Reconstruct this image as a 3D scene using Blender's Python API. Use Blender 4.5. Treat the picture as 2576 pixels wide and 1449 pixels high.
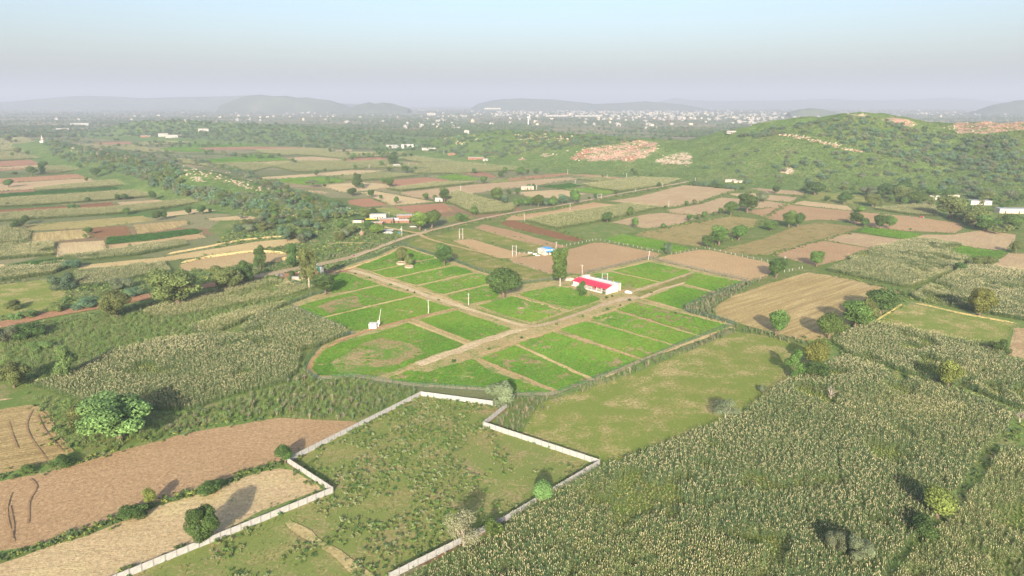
import bpy, bmesh, math, random
import numpy as np
from mathutils import Vector, Matrix
from mathutils.geometry import tessellate_polygon
for _o in list(bpy.data.objects): bpy.data.objects.remove(_o)
SC = bpy.context.scene
COL = SC.collection
R = math.radians
# ------------------------------------------------------------------ camera
F = 1741.0; CX = 1288.0; CY = 724.5; PITCH = R(15.0); H = 100.0     # focal length and centre in pixels of a 2576 wide view
cam = bpy.data.cameras.new('camera'); cam_o = bpy.data.objects.new('camera', cam); COL.objects.link(cam_o)
cam.sensor_width = 36; cam.lens = 36*F/2576; cam.clip_start = 1; cam.clip_end = 90000
cam_o.location = (0, 0, H); cam_o.rotation_euler = (math.pi/2-PITCH, 0, 0)
SC.camera = cam_o
# ------------------------------------------------------------------ sky and sun (sun low behind the camera)
SUN_EL = R(21); SUN_AZ = R(184)          # azimuth clockwise from +Y
w = bpy.data.worlds.new('World'); SC.world = w; w.use_nodes = True
nt = w.node_tree; nt.nodes.clear()
sky = nt.nodes.new('ShaderNodeTexSky'); sky.sky_type = 'NISHITA'; sky.sun_disc = False
sky.sun_elevation = SUN_EL; sky.sun_rotation = SUN_AZ; sky.altitude = 0
sky.air_density = 1.0; sky.dust_density = 3.2; sky.ozone_density = 2.0
bg = nt.nodes.new('ShaderNodeBackground'); bg.inputs[1].default_value = 0.104
wo = nt.nodes.new('ShaderNodeOutputWorld')
nt.links.new(sky.outputs[0], bg.inputs[0]); nt.links.new(bg.outputs[0], wo.inputs[0])
sl = bpy.data.lights.new('sun', 'SUN'); sl.energy = 4.0; sl.angle = R(0.6); sl.color = (1.0, 0.88, 0.70)
so = bpy.data.objects.new('sun', sl); COL.objects.link(so)
sd = Vector((math.sin(SUN_AZ)*math.cos(SUN_EL), math.cos(SUN_AZ)*math.cos(SUN_EL), math.sin(SUN_EL)))
so.rotation_euler = (-sd).to_track_quat('-Z', 'Y').to_euler(); so.location = (0, 0, 300)
SC.view_settings.view_transform = 'Standard'; SC.view_settings.look = 'None'
SC.view_settings.exposure = 1.24; SC.view_settings.gamma = 1.0
SC.render.engine = 'CYCLES'
SC.cycles.use_denoising = True
SC.cycles.max_bounces = 5; SC.cycles.diffuse_bounces = 2; SC.cycles.glossy_bounces = 1
SC.cycles.transmission_bounces = 2; SC.cycles.volume_bounces = 0; SC.cycles.transparent_max_bounces = 12
SC.cycles.caustics_reflective = False; SC.cycles.caustics_refractive = False
rng = np.random.default_rng(7); random.seed(7)
# ------------------------------------------------------------------ pixels to places
CP, SP = math.cos(PITCH), math.sin(PITCH)
def ray(px, py):
    x = np.asarray(px, float)-CX; y = np.asarray(py, float)-CY
    return np.stack([x, F*CP-y*SP, -F*SP-y*CP], -1)
def G(px, py, z=0.0):                      # the point of the level ground under a pixel
    d = ray(px, py); t = (H-z)/-d[..., 2]
    return np.stack([d[..., 0]*t, d[..., 1]*t, np.full(np.shape(t), z)], -1)
def proj(P):
    P = np.asarray(P, float); x = P[..., 0]; y = P[..., 1]; z = P[..., 2]-H
    dep = y*CP-z*SP; up = y*SP+z*CP
    return CX+F*x/dep, CY-F*up/dep, dep
def hpx(py, n):                            # metres of an upright thing n pixels tall whose foot is at row py
    D = G(CX, py)[1]; dep = D*CP+H*SP
    return n*dep*dep/(F*D)
def wpx(py, n):
    D = G(CX, py)[1]; return n*(D*CP+H*SP)/F
def inpoly(x, y, poly):
    p = np.asarray(poly, float); c = np.zeros(np.shape(x), bool); j = len(p)-1
    for i in range(len(p)):
        a = ((p[i, 1] > y) != (p[j, 1] > y))
        with np.errstate(divide='ignore', invalid='ignore'):
            c ^= a & (x < (p[j, 0]-p[i, 0])*(y-p[i, 1])/(p[j, 1]-p[i, 1]+1e-12)+p[i, 0])
        j = i
    return c
# cheap value noise for laying things out
_nt = rng.random((256, 256))
def vnoise(x, y, s):
    x = np.asarray(x)/s+57.3; y = np.asarray(y)/s+91.7
    i = np.floor(x).astype(int); j = np.floor(y).astype(int); u = x-i; v = y-j
    u = u*u*(3-2*u); v = v*v*(3-2*v); g = lambda a, b: _nt[a % 256, b % 256]
    return (g(i, j)*(1-u)+g(i+1, j)*u)*(1-v)+(g(i, j+1)*(1-u)+g(i+1, j+1)*u)*v
def fbm(x, y, s): return 0.5*vnoise(x, y, s)+0.3*vnoise(x, y, s/2.3)+0.2*vnoise(x, y, s/5.1)
# ------------------------------------------------------------------ object helpers
def tag(o, label=None, cat=None, group=None, kind=None):
    if label: o['label'] = label
    if cat: o['category'] = cat
    if group: o['group'] = group
    if kind: o['kind'] = kind
    return o
def empty(name, loc=(0, 0, 0), rz=0.0):
    o = bpy.data.objects.new(name, None); COL.objects.link(o); o.location = loc; o.rotation_euler = (0, 0, rz)
    o.empty_display_size = 0.5; return o
def meshobj(name, me, parent=None, link=True):
    o = bpy.data.objects.new(name, me)
    if link: COL.objects.link(o)
    if parent: o.parent = parent
    return o
def pydata(name, V, Fc, mats, midx=None, smooth=False):
    me = bpy.data.meshes.new(name); me.from_pydata([tuple(v) for v in V], [], [tuple(f) for f in Fc])
    for m in mats: me.materials.append(m)
    if midx is not None: me.polygons.foreach_set('material_index', np.asarray(midx, dtype=np.int32))
    if smooth: me.polygons.foreach_set('use_smooth', np.ones(len(me.polygons), bool))
    me.update(); return me
def quads(name, V, mats, midx=None, tint=None, tri=False):      # V: (n,4,3) or (n,3,3) loose faces
    n, k = V.shape[0], V.shape[1]
    me = bpy.data.meshes.new(name)
    me.vertices.add(n*k); me.vertices.foreach_set('co', V.reshape(-1).astype(np.float32))
    me.loops.add(n*k); me.loops.foreach_set('vertex_index', np.arange(n*k, dtype=np.int32))
    me.polygons.add(n); me.polygons.foreach_set('loop_start', np.arange(0, n*k, k, dtype=np.int32))
    for m in mats: me.materials.append(m)
    if midx is not None: me.polygons.foreach_set('material_index', np.asarray(midx, dtype=np.int32))
    if tint is not None:
        a = me.attributes.new('tint', 'FLOAT', 'FACE'); a.data.foreach_set('value', np.asarray(tint, np.float32))
    me.update(calc_edges=True); me.validate(); return me
class MB:                                  # collects simple solids into one mesh
    def __init__(s): s.v = []; s.f = []; s.m = []
    def box(s, x0, x1, y0, y1, z0, z1, mi=0):
        b = len(s.v)
        s.v += [(x0, y0, z0), (x1, y0, z0), (x1, y1, z0), (x0, y1, z0), (x0, y0, z1), (x1, y0, z1), (x1, y1, z1), (x0, y1, z1)]
        s.f += [tuple(b+i for i in q) for q in ((0, 3, 2, 1), (4, 5, 6, 7), (0, 1, 5, 4), (1, 2, 6, 5), (2, 3, 7, 6), (3, 0, 4, 7))]
        s.m += [mi]*6; return s
    def hexa(s, pts, mi=0):                # eight corners, bottom ring then top ring
        b = len(s.v); s.v += [tuple(p) for p in pts]
        s.f += [tuple(b+i for i in q) for q in ((0, 3, 2, 1), (4, 5, 6, 7), (0, 1, 5, 4), (1, 2, 6, 5), (2, 3, 7, 6), (3, 0, 4, 7))]
        s.m += [mi]*6; return s
    def tube(s, pts, rad, n=6, mi=0, cap=True):
        b = len(s.v); P = [Vector(p) for p in pts]
        for i, p in enumerate(P):
            d = (P[min(i+1, len(P)-1)]-P[max(i-1, 0)]).normalized()
            u = d.orthogonal().normalized() if abs(d.z) < .98 else Vector((1, 0, 0)); u = (u-d*u.dot(d)).normalized(); q = d.cross(u)
            for k in range(n):
                a = 2*math.pi*k/n; s.v.append(tuple(p+(u*math.cos(a)+q*math.sin(a))*rad[i]))
        for i in range(len(P)-1):
            for k in range(n):
                s.f.append((b+i*n+k, b+i*n+(k+1) % n, b+(i+1)*n+(k+1) % n, b+(i+1)*n+k)); s.m.append(mi)
        if cap:
            e = b+(len(P)-1)*n
            s.f.append(tuple(e+k for k in range(n))); s.m.append(mi)
            s.f.append(tuple(b+k for k in reversed(range(n)))); s.m.append(mi)
        return s
    def mesh(s, name, mats, smooth=False): return pydata(name, s.v, s.f, mats, s.m, smooth)
    def obj(s, name, mats, parent=None, smooth=False):
        return meshobj(name, s.mesh(name, mats if isinstance(mats, (list, tuple)) else [mats], smooth), parent)
# ------------------------------------------------------------------ materials
def mat(name, rough=0.9, spec=0.1):
    m = bpy.data.materials.new(name); m.use_nodes = True
    b = m.node_tree.nodes['Principled BSDF']; b.inputs['Roughness'].default_value = rough; b.inputs['Specular IOR Level'].default_value = spec
    return m, m.node_tree, b
def nd(t, ty, **k):
    n = t.nodes.new(ty)
    for a, v in k.items():
        if a.startswith('i_'): n.inputs[int(a[2:])].default_value = v
        else: setattr(n, a, v)
    return n
def noise(t, vec, scale, detail=3, rough=.6):
    n = nd(t, 'ShaderNodeTexNoise'); n.inputs['Scale'].default_value = scale; n.inputs['Detail'].default_value = detail; n.inputs['Roughness'].default_value = rough
    t.links.new(vec, n.inputs['Vector']); return n.outputs['Fac']
def ramp(t, fac, stops, interp='LINEAR'):
    n = nd(t, 'ShaderNodeValToRGB'); n.color_ramp.interpolation = interp; e = n.color_ramp.elements
    while len(e) < len(stops): e.new(.5)
    for i, (p, c) in enumerate(stops): e[i].position = p; e[i].color = (*c, 1) if len(c) == 3 else c
    t.links.new(fac, n.inputs[0]); return n.outputs[0]
def mixc(t, fac, a, b, mode='MIX'):
    n = nd(t, 'ShaderNodeMix', data_type='RGBA', blend_type=mode)
    for s, v in ((n.inputs[0], fac), (n.inputs[6], a), (n.inputs[7], b)):
        if hasattr(v, 'is_output'): t.links.new(v, s)
        elif isinstance(v, (int, float)): s.default_value = v
        else: s.default_value = (*v, 1)
    return n.outputs[2]
def math_(t, op, a, b=None, c=None):
    n = nd(t, 'ShaderNodeMath', operation=op)
    for i, v in enumerate((a, b, c)):
        if v is None: continue
        if hasattr(v, 'is_output'): t.links.new(v, n.inputs[i])
        else: n.inputs[i].default_value = v
    return n.outputs[0]
def bump(t, b, h, strength, dist):
    n = nd(t, 'ShaderNodeBump'); n.inputs['Strength'].default_value = strength; n.inputs['Distance'].default_value = dist
    t.links.new(h, n.inputs['Height']); t.links.new(n.outputs[0], b.inputs['Normal'])
def obco(t): return nd(t, 'ShaderNodeTexCoord').outputs['Object']
def plain(name, c, rough=.8, var=.12, scale=.7, spec=.15, metallic=0.0):
    m, t, b = mat(name, rough, spec); v = obco(t); n = noise(t, v, scale, 5)
    cc = ramp(t, n, [(.3, tuple(x*(1-var*1.6) for x in c)), (.7, tuple(min(1, x*(1+var)) for x in c))])
    t.links.new(cc, b.inputs['Base Color']); b.inputs['Metallic'].default_value = metallic
    return m
def soil(name, lo, hi, weed=None, weed_amt=0.0, furrow=0.0, fscale=1.0, clod=.35, patch=.03, pale=None, fine=1.1, pth=.5):
    # furrow direction comes from the object's own 'furrow' property
    m, t, b = mat(name, .95, .05); v = obco(t)
    at = nd(t, 'ShaderNodeAttribute', attribute_type='OBJECT', attribute_name='furrow')
    rot = nd(t, 'ShaderNodeVectorRotate', rotation_type='Z_AXIS'); t.links.new(v, rot.inputs['Vector']); t.links.new(at.outputs['Fac'], rot.inputs['Angle'])
    vr = rot.outputs[0]
    big = noise(t, v, patch, 4, .6); mid = noise(t, v, .35, 4, .65); fi = noise(t, v, fine, 5, .75)
    c = ramp(t, math_(t, 'ADD', math_(t, 'MULTIPLY', big, .55), math_(t, 'MULTIPLY', mid, .45)), [(.36, lo), (.62, hi)])
    if pale: c = mixc(t, ramp(t, noise(t, v, patch*1.7, 5, .7), [(pth, (0, 0, 0)), (pth+.14, (1, 1, 1))]), c, pale)
    mp = nd(t, 'ShaderNodeMapping'); mp.inputs['Scale'].default_value = (.05, 1, 1); t.links.new(vr, mp.inputs['Vector'])
    streak = noise(t, mp.outputs[0], .9*fscale, 4, .7)
    c = mixc(t, math_(t, 'MULTIPLY', ramp(t, streak, [(.4, (1, 1, 1)), (.6, (0, 0, 0))]), min(1, .25+furrow*.4)), c, tuple(x*max(.45, .76-.26*furrow) for x in lo))
    c = mixc(t, ramp(t, fi, [(.38, (.8, .8, .8)), (.55, (0, 0, 0))]), c, tuple(x*.6 for x in lo))
    c = mixc(t, ramp(t, noise(t, v, fine*.8, 4, .7), [(.56, (0, 0, 0)), (.66, (.6, .6, .6))]), c, tuple(min(.7, x*1.22) for x in hi))
    if weed:
        wz = math_(t, 'ADD', math_(t, 'MULTIPLY', noise(t, v, .09, 4, .7), .6), math_(t, 'MULTIPLY', noise(t, v, 1.3, 3, .7), .4))
        c = mixc(t, ramp(t, wz, [(.66-weed_amt*.42, (0, 0, 0)), (.74-weed_amt*.42, (1, 1, 1))]), c, weed)
    oi = nd(t, 'ShaderNodeObjectInfo'); hs = nd(t, 'ShaderNodeHueSaturation'); t.links.new(c, hs.inputs['Color'])
    t.links.new(math_(t, 'ADD', math_(t, 'MULTIPLY', oi.outputs['Random'], .22), .89), hs.inputs['Value'])
    t.links.new(math_(t, 'ADD', math_(t, 'MULTIPLY', oi.outputs['Random'], .012), .494), hs.inputs['Hue'])
    t.links.new(hs.outputs[0], b.inputs['Base Color'])
    wv = nd(t, 'ShaderNodeTexWave', wave_type='BANDS', bands_direction='Y'); wv.inputs['Scale'].default_value = .55*fscale; wv.inputs['Distortion'].default_value = 7; wv.inputs['Detail'].default_value = 2; wv.inputs['Detail Scale'].default_value = .4
    t.links.new(vr, wv.inputs['Vector'])
    hgt = math_(t, 'ADD', math_(t, 'MULTIPLY', fi, clod), math_(t, 'MULTIPLY', wv.outputs['Fac'], furrow*.16))
    bump(t, b, hgt, .8, .5)
    return m
M = {}
M['plough'] = soil('ploughed_soil', (.43, .285, .15), (.53, .37, .205), furrow=.12, fscale=1.2, clod=.6)
M['red'] = soil('red_soil', (.38, .20, .115), (.46, .265, .155), furrow=.15, fscale=1.2, clod=.3)
M['dark'] = soil('dark_soil', (0.240, 0.122, 0.059), (0.310, 0.170, 0.084), furrow=.3, fscale=1.2)
M['tan'] = soil('stubble_soil', (.49, .355, .195), (.60, .455, .27), weed=(.20, .22, .07), weed_amt=.16, furrow=.3, fscale=.8, pale=(0.600, 0.488, 0.252), clod=.5)
M['rows'] = soil('row_soil', (0.440, 0.329, 0.143), (0.560, 0.435, 0.202), furrow=1.0, fscale=.45, pale=(0.580, 0.445, 0.227))
M['olive'] = soil('short_grass_soil', (.25, .245, .075), (.36, .325, .12), weed=(.18, .225, .05), weed_amt=.52, furrow=.1, pale=(.50, .385, .20), pth=.43)
M['mix'] = soil('weedy_stubble_soil', (0.340, 0.276, 0.109), (0.480, 0.392, 0.176), weed=(.15, .19, .05), weed_amt=.32, furrow=.5)
M['sand'] = soil('sandy_soil', (0.500, 0.360, 0.168), (0.620, 0.488, 0.252), weed=(.20, .22, .08), weed_amt=.08, furrow=.1)
M['track'] = soil('track_soil', (.56, .425, .25), (.66, .525, .335), weed=(.24, .25, .09), weed_amt=.03, furrow=.6, fscale=.7, patch=.06)
M['redroad'] = soil('red_road_soil', (0.420, 0.233, 0.126), (0.520, 0.318, 0.176), furrow=.5, patch=.06)
M['greyroad'] = soil('grey_road_soil', (0.400, 0.297, 0.176), (0.480, 0.382, 0.235), furrow=.4, patch=.06)
M['cropsoil'] = soil('crop_bed_soil', (.32, .25, .11), (.44, .34, .17), weed=(.13, .25, .04), weed_amt=.45, furrow=.3, pale=(.52, .39, .22))
M['greenbed'] = soil('green_bed_soil', (.07, .145, .03), (.11, .20, .045), weed=(.05, .14, .02), weed_amt=.6)
M['milletbed'] = soil('millet_bed_soil', (.12, .15, .05), (.18, .215, .075), weed=(.13, .19, .045), weed_amt=.5)
M['paleMillet'] = soil('far_millet_bed', (.19, .215, .08), (.27, .285, .115), weed=(.14, .185, .05), weed_amt=.45, furrow=.8)
M['scrub'] = soil('scrub_soil', (.18, .22, .07), (.26, .285, .10), weed=(.13, .20, .05), weed_amt=.5, pale=(.38, .29, .17))
M['weedy'] = soil('weedy_ground', (.30, .285, .105), (.41, .36, .16), weed=(.20, .25, .07), weed_amt=.54, pale=(.45, .33, .20), patch=.045)
M['farm'] = soil('farm_soil', (0.440, 0.350, 0.160), (0.560, 0.456, 0.227), weed=(.19, .26, .07), weed_amt=.38, furrow=.1)
M['mark'] = soil('tyre_marked_soil', (.35, .225, .12), (.41, .275, .15))
M['wet'] = soil('wet_sand', (0.380, 0.254, 0.134), (0.580, 0.445, 0.252), patch=.08)
_lm = {}
def leafm(c):
    c = tuple(c)
    if c in _lm: return _lm[c]
    m, t, b = mat('leaf', .65, .2)
    oi = nd(t, 'ShaderNodeObjectInfo'); at = nd(t, 'ShaderNodeAttribute', attribute_type='GEOMETRY', attribute_name='tint')
    hs = nd(t, 'ShaderNodeHueSaturation'); hs.inputs['Color'].default_value = (*c, 1)
    t.links.new(math_(t, 'ADD', math_(t, 'MULTIPLY', oi.outputs['Random'], .035), .482), hs.inputs['Hue'])
    val = math_(t, 'MULTIPLY', at.outputs['Fac'], math_(t, 'ADD', math_(t, 'MULTIPLY', oi.outputs['Random'], .35), .82))
    t.links.new(val, hs.inputs['Value']); t.links.new(hs.outputs[0], b.inputs['Base Color'])
    tr = nd(t, 'ShaderNodeBsdfTranslucent'); t.links.new(hs.outputs[0], tr.inputs['Color'])
    mx = nd(t, 'ShaderNodeMixShader'); mx.inputs[0].default_value = .2
    t.links.new(b.outputs[0], mx.inputs[1]); t.links.new(tr.outputs[0], mx.inputs[2])
    t.links.new(mx.outputs[0], t.nodes['Material Output'].inputs[0]); _lm[c] = m; return m
M['leaf'] = leafm((.1, .16, .05))
M['head'] = plain('grain_head', (.56, .50, .30), var=.2)
M['bark'] = plain('bark', (.17, .125, .09), scale=3, var=.3)
M['palebark'] = plain('pale_bark', (.42, .36, .29), scale=3, var=.3)
M['white'] = plain('white_paint', (.62, .61, .585), var=.05)
M['whitedirty'] = plain('stained_white_paint', (.56, .53, .48), var=.18, scale=.6)
M['town'] = plain('weathered_white_paint', (.36, .35, .33), var=.15, scale=.2)
M['cream'] = plain('cream_paint', (.60, .52, .39), var=.06)
M['concrete'] = plain('pale_concrete', (.40, .395, .38), var=.12, scale=.9)
M['postconc'] = plain('post_concrete', (.30, .29, .275), var=.15)
M['greyconc'] = plain('grey_concrete', (.46, .44, .42), var=.18)
M['brick'] = plain('brick_wall', (.27, .15, .10), var=.22, scale=1.5)
M['redsheet'] = plain('red_sheet', (.62, .035, .075), rough=.45, var=.1, scale=.25, spec=.4)
M['bluesheet'] = plain('blue_sheet', (.09, .38, .72), rough=.45, var=.2, spec=.3)
M['greysheet'] = plain('grey_sheet', (.42, .44, .47), rough=.5, var=.15, spec=.3)
M['darkhole'] = plain('dark_opening', (.06, .045, .04))
M['wood'] = plain('old_wood', (.22, .12, .08))
M['thatch'] = plain('thatch', (.30, .22, .15), scale=4, var=.3)
M['black'] = plain('black_rubber', (.03, .03, .035), rough=.6)
M['yellow'] = plain('yellow_tarp', (.70, .62, .04))
M['reddoor'] = plain('red_paint', (.45, .03, .04))
M['greenpost'] = plain('green_post_paint', (.05, .13, .10))
M['gategreen'] = plain('green_gate_paint', (.03, .17, .12), rough=.5)
M['rock'] = plain('pale_rock', (.52, .42, .32), scale=.5, var=.3)
M['rockred'] = plain('red_rock', (.42, .23, .17), scale=.3, var=.3)
M['glass'] = plain('window_glass', (.05, .06, .07), rough=.15, spec=.5)
M['skin'] = plain('skin', (.26, .15, .10))
M['cloth'] = plain('pale_cloth', (.60, .60, .62))
M['darkcloth'] = plain('dark_cloth', (.06, .07, .12))
def netmat():
    m, t, b = mat('fence_net', .6, .2); b.inputs['Base Color'].default_value = (.12, .17, .15, 1)
    tp = nd(t, 'ShaderNodeBsdfTransparent'); mx = nd(t, 'ShaderNodeMixShader'); mx.inputs[0].default_value = .15
    t.links.new(tp.outputs[0], mx.inputs[1]); t.links.new(b.outputs[0], mx.inputs[2]); t.links.new(mx.outputs[0], t.nodes['Material Output'].inputs[0]); return m
M['net'] = netmat()
# ------------------------------------------------------------------ hills: crest lines with a foot distance each
def crest(pts, step=14.0):
    out = []
    for px, py, D, W in pts:
        d = ray(px, py); s = D/d[1]; out.append((d[0]*s, D, H+d[2]*s, W))
    out = np.array(out); res = []
    for a, b in zip(out[:-1], out[1:]):
        n = max(2, int(np.hypot(*(b-a)[:2])/step)); u = np.linspace(0, 1, n, endpoint=False)[:, None]
        res.append(a+(b-a)*(u*u*(3-2*u)*.4+u*.6))
    return np.vstack(res+[out[-1:]])
HILLS = {
 'right': crest([(1040, 366, 1750, 130), (1110, 348, 1680, 170), (1180, 338, 1600, 200), (1290, 329, 1450, 250), (1400, 333, 1350, 260), (1480, 340, 1290, 250),
                 (1570, 348, 1240, 250), (1660, 352, 1200, 250), (1750, 358, 1190, 250), (1850, 344, 1180, 280), (1960, 318, 1160, 320), (2060, 300, 1130, 350),
                 (2150, 291, 1110, 365), (2230, 297, 1120, 370), (2320, 316, 1120, 360), (2390, 308, 1090, 350), (2480, 307, 1060, 360), (2620, 309, 1000, 380), (2800, 325, 940, 380), (3050, 350, 880, 330)]),
 'wooded': crest([(300, 322, 2500, 180), (380, 305, 2350, 260), (470, 304, 2280, 300), (560, 309, 2200, 330), (700, 317, 2050, 330), (830, 325, 1950, 310), (930, 338, 1900, 270), (1010, 355, 1850, 200)]),
}
def ridge(pts):
    out = []
    for px, py, h, W in pts:
        p = G(px, py); out.append((p[0], p[1], h, W))
    out = np.array(out); res = []
    for a, b in zip(out[:-1], out[1:]):
        n = max(2, int(np.hypot(*(b-a)[:2])/10)); u = np.linspace(0, 1, n, endpoint=False)[:, None]
        res.append(a+(b-a)*u)
    return np.vstack(res+[out[-1:]])
HILLS['rocky'] = ridge([(70, 362, 2, 60), (115, 368, 13, 90), (200, 390, 14, 100), (290, 414, 15, 90), (370, 438, 9, 80), (430, 454, 12, 80), (490, 470, 21, 85), (560, 484, 17, 80), (640, 500, 10, 75), (740, 524, 7, 60), (850, 545, 4, 50), (930, 562, 1, 40)])
def hz1(S, x, y):
    shp = np.shape(x); x = np.ravel(x); y = np.ravel(y); o = np.zeros(len(x))
    for k in range(0, len(x), 20000):
        d = np.hypot(x[k:k+20000, None]-S[None, :, 0], y[k:k+20000, None]-S[None, :, 1])/S[None, :, 3]
        o[k:k+20000] = (S[None, :, 2]*.5*(1+np.cos(np.pi*np.minimum(d, 1)))).max(1)
    f = fbm(x, y, 60)-.5
    o = o*(1+.22*f)+np.minimum(o, 14)*.16*(vnoise(x, y, 22)-.5)
    return o.reshape(shp)
GX0, GY0, GS = -2400.0, 440.0, 7.0
_gx, _gy = np.meshgrid(np.arange(GX0, 2400, GS), np.arange(GY0, 3000, GS))
HG = np.maximum.reduce([hz1(S, _gx, _gy) for S in HILLS.values()])
def hz(x, y):                              # height of the hills, read off a grid
    u = np.clip((np.asarray(x, float)-GX0)/GS, 0, HG.shape[1]-1.01); v = np.clip((np.asarray(y, float)-GY0)/GS, 0, HG.shape[0]-1.01)
    i = u.astype(int); j = v.astype(int); u = u-i; v = v-j
    return (HG[j, i]*(1-u)+HG[j, i+1]*u)*(1-v)+(HG[j+1, i]*(1-u)+HG[j+1, i+1]*u)*v
def pick(px, py):                          # first solid point along a pixel's ray
    px = np.atleast_1d(np.asarray(px, float)); py = np.atleast_1d(np.asarray(py, float))
    d = ray(px, py); d = d/np.maximum(d[:, 1:2], 1e-9); n = len(px)
    g = G(px, py); yend = np.where(d[:, 2] < -1e-4, H/np.maximum(-d[:, 2], 1e-4), 4000.); yend = np.minimum(yend, 4000)
    res = yend.copy(); found = np.zeros(n, bool)
    for Y in np.arange(450, 2600, 8.0):
        act = (~found) & (Y < yend)
        if not act.any(): continue
        i = np.where(act)[0]; z = H+d[i, 2]*Y; x = d[i, 0]*Y
        hit = hz(x, np.full(len(i), Y)) > z+.05
        res[i[hit]] = Y; found[i[hit]] = True
    lo = res-8.0; hi = res.copy()
    for _ in range(7):
        md = .5*(lo+hi); c = hz(d[:, 0]*md, md) > H+d[:, 2]*md+.05; hi = np.where(c, md, hi); lo = np.where(c, lo, md)
    res = np.where(found, hi, res)
    P = np.stack([d[:, 0]*res, res, H+d[:, 2]*res], 1)
    P[:, 2] = np.where(found, hz(P[:, 0], P[:, 1]), np.maximum(0, P[:, 2])); return P
ROCKPX = [  # (polygon, redness)
 ([(1426, 402), (1440, 388), (1470, 371), (1530, 364), (1590, 351), (1655, 355), (1662, 372), (1640, 393), (1605, 404), (1590, 411), (1560, 405), (1500, 409), (1450, 406)], .5),
 ([(1428, 400), (1470, 371), (1487, 374), (1480, 388), (1462, 405), (1440, 405)], 1.), ([(1563, 398), (1596, 392), (1596, 410), (1563, 409)], 1.), ([(1585, 366), (1615, 355), (1622, 372), (1582, 377)], .9), ([(1520, 366), (1545, 362), (1540, 372), (1500, 380)], .7),
 ([(1640, 406), (1680, 384), (1722, 377), (1747, 390), (1747, 410), (1728, 421), (1700, 413), (1650, 414)], .15),
 ([(1350, 392), (1380, 382), (1412, 385), (1405, 393), (1370, 396)], .5), ([(1296, 400), (1320, 394), (1340, 397), (1335, 404), (1300, 404)], .8), ([(1420, 385), (1438, 365), (1447, 364), (1440, 380)], .5),
 ([(1951, 434), (1968, 418), (1997, 417), (2013, 432), (1986, 443)], .1),
 ([(2205, 299), (2250, 293), (2300, 303), (2324, 318), (2302, 322), (2270, 318), (2228, 308)], .55),
 ([(2372, 322), (2400, 307), (2480, 300), (2640, 300), (2640, 326), (2560, 331), (2480, 338), (2400, 337), (2393, 327)], .6),
 ([(2515, 360), (2535, 345), (2545, 350), (2530, 372)], .5), ([(2395, 395), (2408, 388), (2406, 400), (2396, 402)], .3), ([(2500, 390), (2520, 386), (2520, 394), (2505, 397)], .4), ([(2130, 286), (2190, 286), (2200, 295), (2150, 294)], .3),
 ([(228, 372), (262, 376), (262, 395), (230, 392)], .35), ([(300, 388), (324, 386), (322, 405), (303, 402)], .8), ([(478, 440), (520, 440), (525, 464), (486, 458)], .15), ([(430, 432), (462, 432), (455, 446), (432, 444)], .35), ([(200, 374), (214, 376), (216, 384), (202, 384)], .3), ([(545, 448), (640, 470), (640, 478), (560, 462)], .1), ([(700, 530), (735, 528), (762, 540), (752, 560), (715, 556)], .35),
]
def hillmat():
    m, t, b = mat('hill_ground', .95, .05); v = obco(t)
    rk = nd(t, 'ShaderNodeAttribute', attribute_type='GEOMETRY', attribute_name='rock').outputs['Fac']
    rd = nd(t, 'ShaderNodeAttribute', attribute_type='GEOMETRY', attribute_name='red').outputs['Fac']
    g = ramp(t, noise(t, v, .02, 5, .65), [(.35, (.125, .21, .055)), (.52, (.17, .25, .072)), (.68, (.24, .27, .105))])
    g = mixc(t, ramp(t, noise(t, v, .16, 4, .75), [(.4, (.75, .75, .75)), (.6, (0, 0, 0))]), g, (.09, .155, .04))
    g = mixc(t, ramp(t, noise(t, v, .11, 5, .8), [(.66, (0, 0, 0)), (.73, (.8, .8, .8))]), g, (.33, .27, .17))
    mp = nd(t, 'ShaderNodeMapping'); mp.inputs['Scale'].default_value = (1, 1, 2.6); t.links.new(v, mp.inputs['Vector'])
    n1 = noise(t, mp.outputs[0], .05, 6, .75); n2 = noise(t, mp.outputs[0], .35, 4, .8)
    rc = ramp(t, n2, [(.36, (.30, .20, .13)), (.5, (.60, .47, .33)), (.62, (.80, .70, .56))])
    rr = ramp(t, n2, [(.36, (.30, .10, .06)), (.52, (.50, .20, .13)), (.64, (.64, .38, .27))])
    rc = mixc(t, math_(t, 'MULTIPLY', rd, ramp(t, n1, [(.3, (.75, .75, .75)), (.5, (1, 1, 1))])), rc, rr)
    mask = ramp(t, math_(t, 'ADD', math_(t, 'MULTIPLY', rk, .39), math_(t, 'MULTIPLY', math_(t, 'ADD', math_(t, 'MULTIPLY', n1, .6), math_(t, 'MULTIPLY', n2, .4)), 1.1)), [(.89, (0, 0, 0)), (.95, (1, 1, 1))])
    t.links.new(mixc(t, mask, g, rc), b.inputs['Base Color'])
    bump(t, b, math_(t, 'ADD', n2, math_(t, 'MULTIPLY', n1, 2.)), .9, 2.0); return m
M['hill'] = hillmat()
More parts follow.
